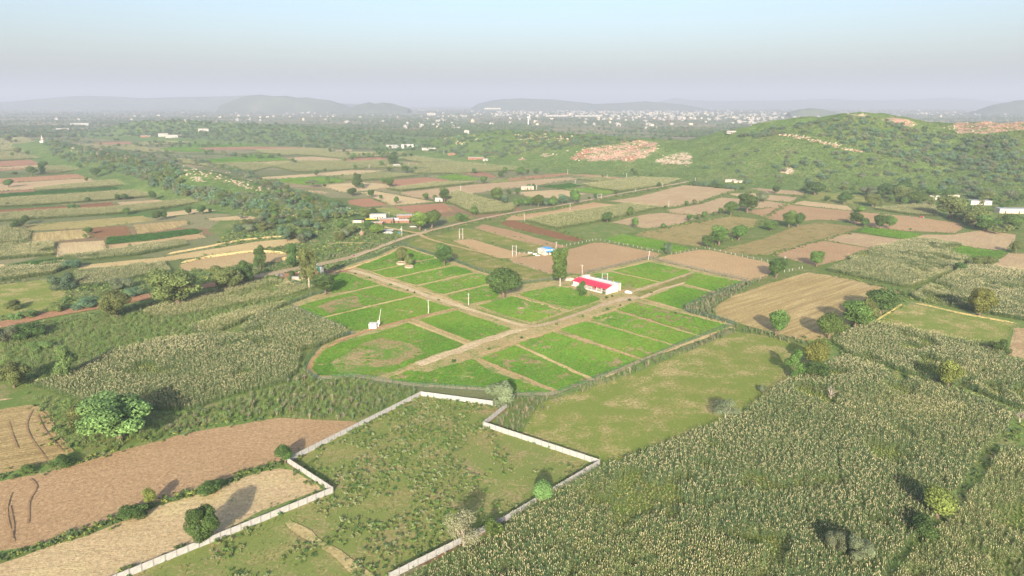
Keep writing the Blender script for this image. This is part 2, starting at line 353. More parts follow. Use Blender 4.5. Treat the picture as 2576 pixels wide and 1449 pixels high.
def hillmesh(name, S, step, extra=1.0):
    x0, x1 = (S[:, 0]-S[:, 3]).min()-20, (S[:, 0]+S[:, 3]).max()+20; y0, y1 = (S[:, 1]-S[:, 3]).min()-20, (S[:, 1]+S[:, 3]).max()+20
    xs = np.arange(x0, x1+step, step); ys = np.arange(y0, y1+step, step); X, Y = np.meshgrid(xs, ys)
    Z = hz1(S, X, Y); keep = Z > .02
    k2 = keep.copy(); k2[1:] |= keep[:-1]; k2[:-1] |= keep[1:]; k2[:, 1:] |= keep[:, :-1]; k2[:, :-1] |= keep[:, 1:]
    Zg = np.where(keep, Z, -.6)
    px, py, _ = proj(np.stack([X, Y, Z], -1)); rock = np.zeros(X.shape); red = np.zeros(X.shape)
    for poly, r in ROCKPX:
        c = inpoly(px, py, poly); rock[c] = 1; red[c] = np.maximum(red[c], r)
    for _ in range(2):
        for A in (rock, red): A[1:-1, 1:-1] = .4*A[1:-1, 1:-1]+.15*(A[:-2, 1:-1]+A[2:, 1:-1]+A[1:-1, :-2]+A[1:-1, 2:])
    cell = k2[:-1, :-1] & k2[1:, :-1] & k2[:-1, 1:] & k2[1:, 1:]
    W_ = X.shape[1]; i, j = np.where(cell); f = np.stack([i*W_+j, i*W_+j+1, (i+1)*W_+j+1, (i+1)*W_+j], 1)
    us = np.unique(f); mp_ = np.full(X.size, -1); mp_[us] = np.arange(len(us)); f = mp_[f]
    V = np.stack([X.ravel()[us], Y.ravel()[us], Zg.ravel()[us]], 1)
    me = bpy.data.meshes.new(name); me.vertices.add(len(V)); me.vertices.foreach_set('co', V.ravel().astype(np.float32))
    me.loops.add(f.size); me.loops.foreach_set('vertex_index', f.ravel().astype(np.int32)); me.polygons.add(len(f)); me.polygons.foreach_set('loop_start', np.arange(0, f.size, 4, dtype=np.int32))
    me.polygons.foreach_set('use_smooth', np.ones(len(f), bool))
    for nm, A in (('rock', rock), ('red', red)): me.attributes.new(nm, 'FLOAT', 'POINT').data.foreach_set('value', A.ravel()[us].astype(np.float32))
    me.materials.append(M['hill']); me.update(calc_edges=True); me.validate(); o = meshobj(name, me); return o
tag(hillmesh('scrub_hill', HILLS['right'], 5.0), 'green scrub hill with quarried rock faces rising behind the right-hand fields', 'hill', kind='structure')
tag(hillmesh('wooded_hill', HILLS['wooded'], 9.0), 'low wooded hill beyond the far left fields', 'hill', kind='structure')
tag(hillmesh('rocky_ridge', HILLS['rocky'], 4.0), 'low rocky ridge under trees running through the left-hand fields', 'hill', kind='structure')
# far ranges in the haze
def farmat():
    m, t, b = mat('far_hill_ground', .95, .05); v = obco(t)
    t.links.new(ramp(t, noise(t, v, .004, 6, .7), [(.35, (.06, .09, .035)), (.6, (.10, .125, .055)), (.75, (.20, .17, .11))]), b.inputs['Base Color']); return m
M['farhill'] = farmat()
def farhill(label, pts, D, depth):
    pts = np.array(pts, float); xs = np.linspace(pts[0, 0], pts[-1, 0], 160); cy = np.interp(xs, pts[:, 0], pts[:, 1])
    d = ray(xs, cy); s = D/d[:, 1]; X = d[:, 0]*s; Z = np.maximum(H+d[:, 2]*s, 1)
    vs = np.linspace(-1, 1, 25); V = np.zeros((25, 160, 3))
    for i, v in enumerate(vs):
        x = X*(1+v*depth*.5/D); y = D+v*depth+.25*depth*(vnoise(X, X*0, depth*.6)-.5)
        nz = 1+.32*(fbm(x, y, depth*.35)-.5)*min(1, abs(v)*5)
        V[i, :, 0] = x; V[i, :, 1] = y; V[i, :, 2] = np.where(abs(v) > .99, -5, Z*(.5*(1+math.cos(math.pi*v)))**.8*nz)
    f = [(i*160+j, i*160+j+1, (i+1)*160+j+1, (i+1)*160+j) for i in range(24) for j in range(159)]
    tag(meshobj('distant_hill', pydata('distant_hill', V.reshape(-1, 3), f, [M['farhill']], smooth=True)), label, 'hill', kind='structure')
farhill('long faint blue range on the left horizon', [(-700, 258), (-300, 250), (0, 257), (60, 252), (150, 244), (215, 241), (290, 243), (360, 247), (450, 244), (540, 243), (620, 240), (700, 246), (820, 258), (900, 262)], 10500, 700)
farhill('blue-grey hill left of the middle of the horizon', [(560, 262), (590, 252), (625, 240), (655, 238), (690, 242), (720, 241), (745, 246), (770, 245), (800, 249), (830, 252), (850, 258), (872, 266), (890, 272)], 7600, 450)
farhill('small twin-humped blue-grey hill near the middle of the horizon', [(875, 275), (895, 266), (915, 260), (930, 257), (945, 261), (965, 258), (985, 260), (1005, 266), (1030, 273)], 7000, 350)
farhill('long blue-grey hill behind the white town', [(1185, 272), (1205, 260), (1240, 252), (1310, 247), (1345, 249), (1390, 250), (1430, 254), (1500, 262), (1560, 259), (1620, 255), (1670, 258), (1720, 263), (1780, 274), (1810, 278)], 9200, 600)
farhill('faint pale range on the right horizon', [(1600, 268), (1660, 256), (1700, 245), (1730, 251), (1800, 254), (1900, 253), (2000, 252), (2075, 248), (2120, 251), (2220, 252), (2330, 249), (2380, 245), (2430, 249), (2520, 256), (2700, 258), (3000, 252), (3300, 262)], 13500, 800)
farhill('blue-green hill at the right edge of the horizon', [(2430, 288), (2470, 276), (2510, 264), (2560, 254), (2620, 247), (2720, 244), (2860, 256), (2980, 280)], 6200, 450)
farhill('small town hill with pale rocks beyond the scrub hill', [(1985, 283), (2010, 276), (2035, 272), (2065, 274), (2090, 280), (2110, 286)], 5200, 150)
# ------------------------------------------------------------------ the ground sheet
def groundmat():
    m, t, b = mat('plain_ground', .95, .05); v = obco(t)
    rot = nd(t, 'ShaderNodeVectorRotate', rotation_type='Z_AXIS'); rot.inputs['Angle'].default_value = .12; t.links.new(v, rot.inputs['Vector'])
    mp = nd(t, 'ShaderNodeMapping'); mp.inputs['Scale'].default_value = (1/170, 1/75, 1); t.links.new(rot.outputs[0], mp.inputs['Vector'])
    vo = nd(t, 'ShaderNodeTexVoronoi', distance='CHEBYCHEV'); vo.inputs['Randomness'].default_value = .75; vo.inputs['Scale'].default_value = 1; t.links.new(mp.outputs[0], vo.inputs['Vector'])
    sx = nd(t, 'ShaderNodeSeparateColor'); t.links.new(vo.outputs['Color'], sx.inputs[0])
    c = ramp(t, sx.outputs[0], [(0, (.20, .21, .10)), (.22, (.30, .27, .15)), (.42, (.14, .18, .06)), (.6, (.24, .24, .12)), (.74, (.38, .28, .17)), (.86, (.33, .18, .12)), (.94, (.09, .18, .04))], 'CONSTANT')
    c = mixc(t, ramp(t, noise(t, v, .02, 5, .7), [(.3, (.5, .5, .5)), (.6, (0, 0, 0))]), c, (.12, .15, .055))
    c = mixc(t, ramp(t, noise(t, v, .5, 4, .7), [(.35, (.6, .6, .6)), (.6, (0, 0, 0))]), c, (.11, .14, .05))
    t.links.new(c, b.inputs['Base Color']); return m
gm = pydata('ground', [(-26000, -1500, 0), (26000, -1500, 0), (26000, 24000, 0), (-26000, 24000, 0)], [(0, 1, 2, 3)], [groundmat()])
tag(meshobj('ground', gm), 'broad farming plain reaching to the horizon', 'ground', kind='structure')
# ------------------------------------------------------------------ fields, beds and tracks as thin sheets
SHEETS = []                                # (bbox, level)
FIELDS = []                                # (kind, world polygon, pixel polygon)
def ext(p):                                # fields cut by the frame run on beyond it
    x, y = p
    if x <= 0: return (x-420, y+(26 if y < 700 else 60))
    if x >= 2576: return (x+330, y+(10 if y < 640 else 55))
    return p
def rough_edge(P, amp, step):
    out = []
    for a, b in zip(P, np.roll(P, -1, 0)):
        L = np.hypot(*(b-a)[:2]); n = max(1, int(L/step))
        for k in range(n):
            q = a+(b-a)*k/n
            nx, ny = -(b-a)[1]/max(L, .1), (b-a)[0]/max(L, .1); w_ = amp*(fbm(q[0], q[1], step*3)-.5)*2
            out.append((q[0]+nx*w_, q[1]+ny*w_))
    return np.array(out)
def furrow_of(P):
    e = np.roll(P, -1, 0)-P; k = np.argmax(np.hypot(e[:, 0], e[:, 1])); return -math.atan2(e[k, 1], e[k, 0])
BASEZ = (.02, .06, .16, .24, .32)
def level(P, base):                        # one step above whatever it overlaps
    bb = (P[:, 0].min(), P[:, 1].min(), P[:, 0].max(), P[:, 1].max()); k = -1
    for o, b_, l, Q in SHEETS:
        if b_ == base and l > k and not (o[2] < bb[0] or o[0] > bb[2] or o[3] < bb[1] or o[1] > bb[3]):
            if inpoly(P[:, 0], P[:, 1], Q).any() or inpoly(Q[:, 0], Q[:, 1], P).any(): k = l
    k += 1; SHEETS.append((bb, base, k, P)); return BASEZ[base]+.008*k
def sheet(name, P, m, base, furrow, label, cat):
    z = level(P, base); tri = tessellate_polygon([[Vector((p[0], p[1], 0)) for p in P]])
    me = pydata(name, [(p[0], p[1], z) for p in P], tri, [m])
    for p in me.polygons:
        if p.normal.z < 0: p.flip()
    o = meshobj(name, me); o['furrow'] = float(furrow); tag(o, label, cat, kind='structure'); return o
def field(kind, px, name=None, label=None, base=1, furrow=None, m=None, amp=1.0):
    px = [ext(p) for p in px]; a = np.array(px, float); P = G(a[:, 0], a[:, 1])[:, :2]
    D = P[:, 1].mean(); Q = rough_edge(P, amp*min(1.0, .25+D/800), max(2.5, D/110))
    mk, nm, lb = KINDS[kind]
    sheet(name or nm, Q, M[m or mk], base, furrow_of(P) if furrow is None else furrow, label or lb, 'field')
    FIELDS.append((kind, P, a))
KINDS = {'P': ('plough', 'ploughed_field', 'bare ploughed field of brown soil'), 'R': ('red', 'ploughed_field', 'bare ploughed field of red-brown soil'), 'D': ('dark', 'ploughed_field', 'freshly ploughed field of dark red-brown soil'),
 'T': ('tan', 'stubble_field', 'pale tan harvested stubble field'), 'W': ('rows', 'stubble_field', 'pale stubble field marked with rows'), 'M': ('milletbed', 'millet_field', 'field of standing millet'), 'm': ('paleMillet', 'millet_field', 'far field of pale ripening millet'),
 'G': ('cropsoil', 'green_field', 'field of low bright green crop'), 'K': ('greenbed', 'green_field', 'strip of dark green crop'), 'L': ('olive', 'grass_field', 'olive short-grass field'), 'X': ('mix', 'weedy_field', 'weedy stubble field'),
 'S': ('sand', 'sandy_ground', 'bare sandy ground'), 'B': ('scrub', 'scrub_ground', 'scrubby grass ground'), 'C': ('cropsoil', 'crop_plot', 'plot of bright green low crop inside the fenced farm'), 'Y': ('weedy', 'weedy_ground', 'weed-grown ground inside the white compound wall')}
def fields(txt, **kw):
    for ln in txt.strip().splitlines():
        k, *r = ln.split(); field(k, [tuple(float(v) for v in q.split(',')) for q in r], **kw)
# scrub ground first, then fields over it
fields('''
B 0,345 120,350 300,395 450,428 700,490 900,540 1060,575 1060,590 960,620 850,660 700,690 600,710 420,745 200,785 0,825 0,700 180,720 430,690 520,640 560,600 520,580 590,530 480,490 380,455 300,438 200,430 130,400 60,385 0,380
B 0,815 250,772 640,700 800,672 900,650 1010,620 850,740 740,775 880,840 770,930 1060,985 900,1062 640,1060 480,1085 300,1140 140,1185 0,1215
B 1040,590 1288,540 1440,515 1740,455 1940,470 2300,490 2576,545 2576,700 2400,690 2290,745 2560,830 2530,900 2440,985 2128,905 2060,880 1840,830 1720,790 1880,705 1640,650 1420,700 1220,700 1130,665 1014,622
B 1280,1040 1400,990 1700,880 2060,870 2300,740 2576,700 2576,1449 2576,1600 900,1600 1000,1460 1230,1340 1500,1180 1290,1085
B 1225,986 1400,990 1345,1060 1315,1100 1218,1076 1278,1028
B -200,1250 0,1205 280,1130 520,1065 900,1058 1058,998 724,1166 838,1241 230,1490 -200,1640
B 1740,452 2050,470 2300,490 2576,540 2576,600 2400,588 2150,540 1980,510 1880,480
B 1730,456 1640,449 1420,432 1280,415 1200,408 1290,420 1400,440 1600,446 1700,456
''', base=0)
fields('''
R 0,404 120,399 135,403 132,413 0,419
T 0,419 132,413 162,414 112,420 0,424
R 0,424 75,421 82,424 0,433
m 112,420 205,417 218,427 130,438 110,438
m 0,350 60,345 95,360 110,375 0,380
m 0,382 110,377 130,390 118,398 0,403
R 0,448 225,436 295,439 298,443 210,448 0,463
T 0,463 210,449 298,443 318,448 175,464 83,476 0,481
R 0,482 83,477 95,481 0,489
m 86,475 185,463 330,451 352,460 350,466 190,476 92,482
K 0,490 190,476 375,467 382,471 200,486 0,498
T 0,498 200,486 375,472 388,475 205,489 0,501
m 0,501 205,489 412,475 455,489 275,505 150,514 0,521
D 0,525 165,518 282,508 296,518 250,525 162,528 0,539
T 296,509 375,504 475,498 480,503 350,514 300,518
M 0,540 162,528 255,525 475,504 520,509 425,524 300,539 200,546 0,559
T 410,535 475,528 568,520 585,526 512,534 412,546
X 62,566 195,556 357,543 390,554 305,565 237,573 75,581
T 525,549 600,543 660,541 650,552 525,556
W 82,586 210,577 226,598 100,611 79,611
D 235,573 318,568 331,591 236,600 231,593
W 333,566 470,554 472,564 440,575 347,589
K 268,598 350,591 488,576 508,581 500,588 375,606 270,615
P 274,617 505,587 520,598 450,606 370,618 275,627
M 0,560 50,572 75,582 76,610 0,617
M 0,617 137,611 136,643 0,662
T 146,612 260,605 269,632 157,643 142,647
M 160,646 275,633 462,604 475,618 350,643 207,658
K 20,666 155,650 160,658 20,676
T 0,667 12,664 12,676 0,678
M 0,683 165,663 167,676 130,691 0,706
S 195,668 400,648 575,620 644,608 700,603 765,599 760,610 700,622 644,631 575,636 412,658 200,678
M 187,686 410,660 432,686 350,698 275,716 200,723
S 450,666 525,648 644,633 726,640 789,632 791,642 751,650 694,658 644,662 550,676 462,683
L 0,706 140,700 170,730 150,760 110,780 0,800
G 490,405 560,398 644,390 676,388 730,404 640,407 500,412
G 400,375 475,363 560,356 650,353 660,368 492,372 540,384 447,382
R 235,359 330,356 332,363 240,364
R 490,374 550,370 660,369 790,372 720,377 644,376 500,378
m 130,366 230,366 330,366 395,377 440,385 380,385 300,378 200,372
m 350,360 440,352 600,346 640,349 470,361 360,367
m 640,378 790,374 840,377 830,384 720,392 660,386
m 430,398 490,404 500,414 640,410 740,408 640,432 560,425 460,412
T 716,398 794,393 876,399 859,403 744,404
T 839,378 886,376 886,380 844,381
R 859,401 944,395 981,398 969,402 869,406
m 650,411 730,407 860,405 920,425 770,434 744,434
m 750,390 840,384 960,387 950,395 860,400
T 654,446 789,437 880,428 970,429 894,439 804,444 669,452
G 689,452 814,444 871,454 861,460 770,466 714,460
M 834,444 970,436 1054,442 970,451 909,455 869,455
T 804,466 914,459 969,463 989,469 926,479 859,484 819,472
R 939,457 994,452 1074,446 1139,455 999,470 956,460
M 972,476 1094,460 1206,460 1006,482
m 999,399 1081,386 1119,389 1191,404 1069,412
m 990,412 1060,413 1190,406 1260,408 1280,416 1130,424 1000,424
m 1054,426 1288,418 1330,428 1150,438 1040,438
m 870,384 1000,384 1040,384 990,396 900,393
m 870,408 980,404 1000,412 990,424 925,424
R 1149,436 1214,431 1254,446 1244,449
G 1094,444 1144,439 1206,449 1204,454 1131,454
L 1226,456 1310,447 1330,455 1240,460
T 1010,484 1206,463 1288,457 1430,446 1462,450 1350,466 1288,474 1200,485 1130,503 1060,500 1010,490
T 906,484 944,481 1094,508 979,517 966,508
R 876,504 909,500 931,499 979,516 919,521 880,521
R 986,520 1119,511 1141,532 1054,541 994,523
M 1131,489 1149,481 1234,506 1300,516 1288,534 1194,541 1126,509
T 766,478 824,482 819,487 780,484
R 1270,450 1288,447 1428,435 1443,439 1383,446 1288,455
P 1430,440 1483,438 1580,450 1550,453
M 1448,452 1513,447 1550,453 1503,458
M 1463,466 1600,447 1718,452 1673,468 1558,483 1488,473
G 1423,476 1488,473 1550,483 1518,491
K 1356,470 1438,461 1463,468 1423,476
T 1290,484 1413,477 1475,488 1400,500 1340,498
L 895,526 985,522 1050,542 1040,552 960,545
L 1120,545 1190,545 1195,553 1130,560
''')
fields('''
P 1278,651 1350,643 1413,633 1493,611 1528,612 1663,638 1645,651 1635,652 1473,691 1438,688 1385,690 1288,660
P 1638,652 1678,643 1760,628 1788,630 1932,660 1945,680 1925,700 1878,709
L 1170,660 1240,650 1288,660 1385,690 1393,708 1303,720 1226,690
P 1139,606 1184,601 1290,632 1340,640 1290,650 1255,650 1200,632
L 1094,594 1169,574 1350,606 1400,622 1340,632 1184,600 1139,605
L 1064,592 1092,596 1140,608 1200,634 1240,648 1170,658 1110,640 1020,618
P 1195,574 1215,564 1288,580 1430,622 1395,625 1288,602
D 1255,560 1288,553 1473,604 1443,609 1290,575
M 1320,557 1363,546 1583,514 1648,521 1658,524 1533,554 1400,577
P 1288,541 1388,531 1458,516 1493,509 1555,516 1503,525 1363,546 1320,554 1270,554
B 1402,579 1533,558 1605,577 1588,588 1520,604 1490,610 1440,590
G 1520,604 1563,591 1663,606 1733,626 1700,636 1663,632 1538,608
T 1528,506 1600,496 1718,466 1763,468 1853,478 1788,496 1753,511 1688,521 1660,521 1583,511
T 1678,528 1763,514 1813,497 1932,506 1990,515 1960,523 1863,524 1800,536 1750,541 1688,536
T 1538,559 1613,541 1663,535 1726,541 1745,551 1713,563 1630,575 1613,573
X 1590,589 1730,563 1838,544 1916,553 1870,590 1765,620 1755,620 1700,612
T 1833,487 1900,486 1905,496 1865,498
T 1888,474 1945,473 2022,478 2022,491 1932,486
T 1915,489 2004,496 1995,508 1932,504
T 1992,513 2022,505 2132,518 2150,531 2080,523
L 2030,500 2060,482 2170,488 2200,505 2150,517 2080,510
M 2195,527 2350,512 2360,545 2300,543
P 1875,530 1932,524 1982,515 2145,532 2155,543 2125,556 2057,552 1990,560 1932,550
P 2160,533 2307,546 2420,563 2422,576 2402,586 2282,581 2182,571 2130,557
X 1800,632 1932,597 2000,570 2057,560 2172,572 2145,585 2060,605 1932,642 1870,640
G 2145,581 2180,571 2320,590 2302,598 2270,602
T 2072,603 2140,585 2270,603 2264,611 2185,623
P 1935,638 2067,605 2187,625 2122,653 2057,668 2037,666
T 2300,600 2322,590 2395,591 2475,578 2557,591 2552,606 2532,631 2420,620
M 2130,648 2187,628 2270,610 2322,601 2420,616 2390,634 2407,643 2442,648 2407,681 2297,723 2270,723 2082,683 2107,671 2142,658
G 2390,633 2420,618 2500,633 2525,628 2530,637 2487,663 2447,653
T 2490,671 2537,637 2576,638 2576,688
M 2290,748 2432,673 2495,673 2576,690 2576,811 2562,806 2307,758
W 1798,772 1850,742 1932,714 2032,685 2120,698 2270,730 2250,748 2182,766 2132,816 2082,851 2037,861 1965,841 1880,820 1800,792
L 2210,808 2267,768 2295,766 2420,793 2557,816 2537,846 2525,866 2495,871 2357,844 2202,812
M 2095,862 2182,815 2232,822 2357,847 2495,874 2530,897 2500,920 2445,960 2400,975 2324,958 2128,890
M 2535,905 2576,915 2576,1035 2555,1030 2430,978 2450,962 2505,920
L 1310,1092 1330,1060 1360,1015 1440,990 1610,935 1850,835 1960,850 2050,880 2040,910 1990,960 1870,1035 1690,1112 1520,1170 1400,1130
''')
field('M', [(960, 1500), (1225, 1352), (1280, 1322), (1395, 1243), (1522, 1178), (1640, 1145), (1690, 1120), (1860, 1050), (1960, 973), (2060, 932), (2128, 902), (2324, 970), (2423, 992), (2553, 1047), (2535, 1090), (2465, 1150), (2415, 1230), (2370, 1295), (2290, 1375), (2230, 1440), (2150, 1600), (900, 1600)], label='large foreground field of standing millet with pale heads')
field('M', [(2600, 1085), (2520, 1140), (2478, 1200), (2405, 1295), (2320, 1375), (2255, 1449), (2190, 1600), (2800, 1600), (2800, 1085)], label='field of standing millet filling the lower right corner')
field('P', [(0, 1214), (157, 1179), (275, 1140), (510, 1073), (644, 1053), (700, 1051), (900, 1061), (865, 1088), (762, 1132), (700, 1163), (644, 1176), (502, 1234), (369, 1269), (275, 1312), (118, 1367), (0, 1402)], label='long bare ploughed field left of the white wall', m='plough')
field('W', [(0, 1408), (118, 1375), (275, 1324), (373, 1277), (510, 1242), (644, 1190), (703, 1178), (738, 1183), (812, 1230), (644, 1290), (560, 1340), (480, 1380), (318, 1455), (150, 1540), (0, 1540)], label='pale stubble field with green weeds in the lower left corner', m='tan')
field('W', [(0, 1037), (78, 1018), (110, 1026), (137, 1053), (141, 1100), (188, 1136), (118, 1163), (78, 1179), (0, 1194)], label='small stubble field with tyre tracks at the left edge')
field('T', [(0, 978), (35, 1002), (0, 1018)])
field('M', [(90, 975), (250, 905), (400, 860), (530, 845), (640, 845), (700, 870), (760, 895), (750, 935), (720, 965), (560, 1005), (480, 1035), (350, 1035), (230, 1020)], label='millet field above the long ploughed field')
field('M', [(600, 835), (644, 800), (739, 779), (884, 840), (819, 868), (759, 886), (690, 866)], label='millet field against the round bend of the green fence')
field('M', [(470, 828), (575, 798), (644, 776), (729, 764), (690, 785), (644, 800), (545, 840), (500, 845)], label='strip of millet running up to the green fence corner')
field('M', [(350, 792), (480, 752), (600, 722), (690, 706), (790, 728), (730, 748), (600, 770), (420, 805)], label='thin millet strip below the red road')
# the fenced farm
FARM = [(1010, 618), (1094, 645), (1144, 660), (1228, 690), (1303, 718), (1393, 706), (1440, 692), (1470, 690), (1633, 652), (1880, 709), (1813, 739), (1716, 776), (1726, 785), (1846, 817), (1713, 868), (1600, 918), (1437, 979), (1394, 995), (1288, 998), (1225, 984), (1036, 972), (887, 949), (809, 958), (768, 932), (784, 898), (814, 868), (851, 853), (889, 841), (869, 830), (739, 776), (731, 765), (794, 743), (825, 735), (806, 694), (884, 666), (944, 648)]
field('S', FARM, name='farm_ground', label='pale sandy ground of the fenced farm', base=2, m='farm')
fields('''
C 896,673 991,633 1019,625 1091,647 1089,651 934,682
C 939,685 1026,666 1094,652 1134,665 1134,668 994,698 969,698
C 996,702 1146,670 1191,685 1189,687 1049,718
C 1056,721 1199,690 1226,696 1221,716 1116,741
C 1121,745 1224,720 1256,741 1244,753 1179,766
C 829,696 869,687 956,717 869,736 834,738
C 749,773 784,761 956,720 1044,743 869,786 806,800
C 816,801 1044,748 1139,776 1019,805 906,833 884,833
C 1054,806 1149,783 1286,828 1191,861 1176,857
C 1026,814 1171,868 1075,901 990,935 940,950 870,950 800,945 785,930 792,905 820,878 870,856 950,838
C 970,955 1021,935 1076,937 1190,905 1225,931 1288,955 1392,988 1290,990 1225,978 1036,966
C 1550,779 1600,760 1718,790 1833,819 1825,829 1763,846
C 1490,800 1548,786 1763,849 1700,870 1488,809
C 1408,829 1478,810 1695,872 1615,904
C 1302,865 1388,836 1608,907 1495,955
C 1210,903 1296,870 1488,960 1405,985
C 1541,682 1633,661 1743,683 1663,710
C 1488,693 1538,686 1655,711 1588,731 1548,726
C 1720,715 1748,688 1870,711 1808,736
C 1625,752 1710,721 1798,738 1713,778
C 1300,741 1393,721 1438,726 1508,751 1508,756 1430,781
C 1204,770 1290,747 1408,778 1413,786 1338,812 1290,800
''', base=3)
fields('''
L 1590,741 1663,717 1745,689 1728,710 1663,726 1613,748
L 1160,775 1200,778 1300,806 1340,818 1425,787 1505,760 1520,765 1440,793 1350,819 1300,814
''', base=3)
# inside the white wall
WALLPX = [(230, 1490), (838, 1241), (724, 1166), (1059, 997), (1275, 1026), (1216, 1074), (1508, 1171), (1268, 1316), (1222, 1338), (980, 1460)]
field('Y', WALLPX, name='compound_ground', base=2, amp=.1)
field('S', [(2552, 823), (2576, 821), (2576, 903), (2530, 893), (2542, 866)], m='wet', label='muddy pale sand at the right edge')
field('S', [(715, 688), (725, 703), (737, 713), (755, 724), (745, 727), (722, 720), (712, 700)], label='pale sandy path below the gate', base=2)
TRACKS = []
def track(name, label, mkey, pts, base=4, amp=.5):
    a = np.array([p[:2] for p in pts], float); P = G(a[:, 0], a[:, 1])[:, :2]; W_ = np.array([p[2] for p in pts], float)
    s = np.r_[0, np.cumsum(np.hypot(*np.diff(P, axis=0).T))]; n = int(s[-1]/4)+2; u = np.linspace(0, s[-1], n)
    X = np.interp(u, s, P[:, 0]); Y = np.interp(u, s, P[:, 1]); Wd = np.interp(u, s, W_)
    for _ in range(3): X[1:-1] = .25*X[:-2]+.5*X[1:-1]+.25*X[2:]; Y[1:-1] = .25*Y[:-2]+.5*Y[1:-1]+.25*Y[2:]
    tx, ty = np.gradient(X), np.gradient(Y); L = np.hypot(tx, ty); nx, ny = -ty/L, tx/L
    a1 = Wd/2+amp*(vnoise(X, Y, 6)-.5)*2; a2 = Wd/2+amp*(vnoise(X+99, Y, 6)-.5)*2
    Q = np.vstack([np.stack([X+nx*a1, Y+ny*a1], 1), np.stack([X-nx*a2, Y-ny*a2], 1)]); z = level(np.vstack([Q[:n], Q[n:][::-1]]), base); TRACKS.append(np.vstack([Q[:n], Q[n:][::-1]]))
    V = [(q[0], q[1], z) for q in Q]; f = [(i, n+i, n+i+1, i+1) for i in range(n-1)]
    o = meshobj(name, pydata(name, V, f, [M[mkey]])); o['furrow'] = -math.atan2(P[-1, 1]-P[0, 1], P[-1, 0]-P[0, 0]); tag(o, label, 'track', kind='structure')
track('dirt_road', 'red dirt road running up past the farm gate', 'redroad', [(-300, 880, 11), (0, 819, 11), (50, 808, 11), (125, 792, 11), (250, 771, 11), (312, 758, 11), (395, 742, 11), (450, 731, 10), (512, 721, 10), (600, 705, 9), (660, 694, 9)])
track('dirt_road', 'grey-brown dirt road between the gate and the village', 'greyroad', [(640, 697, 8), (719, 682, 8), (756, 675, 8), (806, 666, 8), (856, 655, 8), (894, 645, 7)])
track('dirt_road', 'pale dirt road past the brick village into the far fields', 'track', [(885, 647, 6), (919, 635, 6), (969, 617, 5), (1019, 598, 5), (1054, 589, 6), (1080, 581, 5), (1119, 572, 4.5), (1169, 560, 4.5), (1219, 549, 4.5), (1288, 536, 4.5), (1338, 527, 4.5), (1395, 520, 4.5), (1438, 512, 4.5), (1513, 497, 4.5), (1563, 487, 4.5), (1598, 481, 4.5), (1668, 469, 5), (1745, 455, 6)])
track('dirt_road', 'faint pale track along the foot of the scrub hill', 'track', [(1745, 455, 5), (1713, 452, 4), (1638, 447, 4), (1513, 437, 4), (1413, 430, 4), (1300, 421, 4), (1200, 412, 4)])
track('farm_track', 'red earth drive between the gate pillars', 'redroad', [(700, 696, 11), (745, 690, 9), (800, 688, 9), (850, 682, 9), (885, 681, 6)])
track('farm_track', 'sandy track from the gate to the corner of the plots', 'track', [(880, 681, 4.3), (919, 689, 4.3), (969, 707, 4.3), (1019, 724, 4.3), (1069, 743, 4.3), (1119, 759, 4.3), (1156, 771, 3.7), (1194, 784, 3.1), (1244, 799, 2.5), (1290, 813, 2.5), (1325, 823, 3.1)])
track('farm_track', 'sandy track curving up to the white farmhouse', 'track', [(1318, 823, 3.1), (1350, 824, 3.1), (1388, 813, 2.5), (1438, 797, 2.5), (1488, 778, 3.1), (1538, 761, 4.3), (1575, 752, 6.2), (1608, 750, 4.3)])
track('farm_track', 'broad sandy strip running down to the rounded plot', 'track', [(1325, 828, 2.5), (1290, 836, 4.3), (1244, 850, 5.0), (1169, 876, 5.6), (1106, 899, 6.2), (1050, 918, 4.3)], amp=1.5)
track('farm_track', 'red-brown path along the fence bend', 'redroad', [(1150, 778, 1.6), (1060, 797, 1.9), (960, 822, 1.9), (900, 841, 2.2), (850, 860, 2.5), (815, 880, 2.5), (790, 905, 2.5), (778, 930, 1.9)])
track('farm_track', 'narrow sandy path to the far farm corner', 'track', [(1590, 735, 1.9), (1663, 713, 1.6), (1743, 686, 1.6)])
track('farm_track', 'narrow sandy path beside the middle grass strip', 'track', [(1610, 752, 2.5), (1663, 729, 1.9), (1728, 711, 1.9)])
track('farm_track', 'pale earth bank path from the road fork', 'sand', [(1056, 590, 4), (1069, 599, 3), (1119, 614, 2.5), (1181, 629, 2.5), (1244, 644, 2)])
track('farm_track', 'pale sandy track through the scrub below the village', 'sand', [(820, 615, 3), (870, 611, 4), (940, 612, 3)])
track('farm_track', 'dusty path up to the brick village', 'sand', [(1054, 587, 4), (1030, 584, 3), (1000, 578, 4), (965, 572, 4)])

for a_, b_ in [((934, 684), (1092, 651)), ((994, 700), (1137, 667)), ((1049, 720), (1192, 687)), ((1116, 743), (1224, 718)), ((866, 738), (956, 718)), ((806, 802), (1044, 745)), ((1026, 811), (1172, 867)), ((1040, 806), (1182, 860)), ((1553, 783), (1763, 848)), ((1486, 808), (1700, 871)), ((1396, 834), (1612, 905)), ((1298, 868), (1492, 958)), ((1202, 905), (1402, 987)), ((1541, 685), (1658, 711)), ((1720, 716), (1806, 738)), ((1613, 753), (1718, 782)), ((1718, 789), (1840, 820)), ((1290, 745), (1410, 781)), ((868, 686), (1146, 781)), ((930, 684), (1165, 768)), ((1040, 925), (975, 955)), ((1610, 907), (1840, 824)), ((1500, 958), (1610, 910)), ((1020, 622), (1226, 692)), ((1545, 680), (1633, 658))]:
    m_ = ((a_[0]+b_[0])/2+random.uniform(-2, 2), (a_[1]+b_[1])/2+random.uniform(-.6, .6)); track('farm_path', 'narrow sandy path between the green plots', 'sand', [(*a_, 1.5), (*m_, 2.0), (*b_, 1.5)], amp=.7)
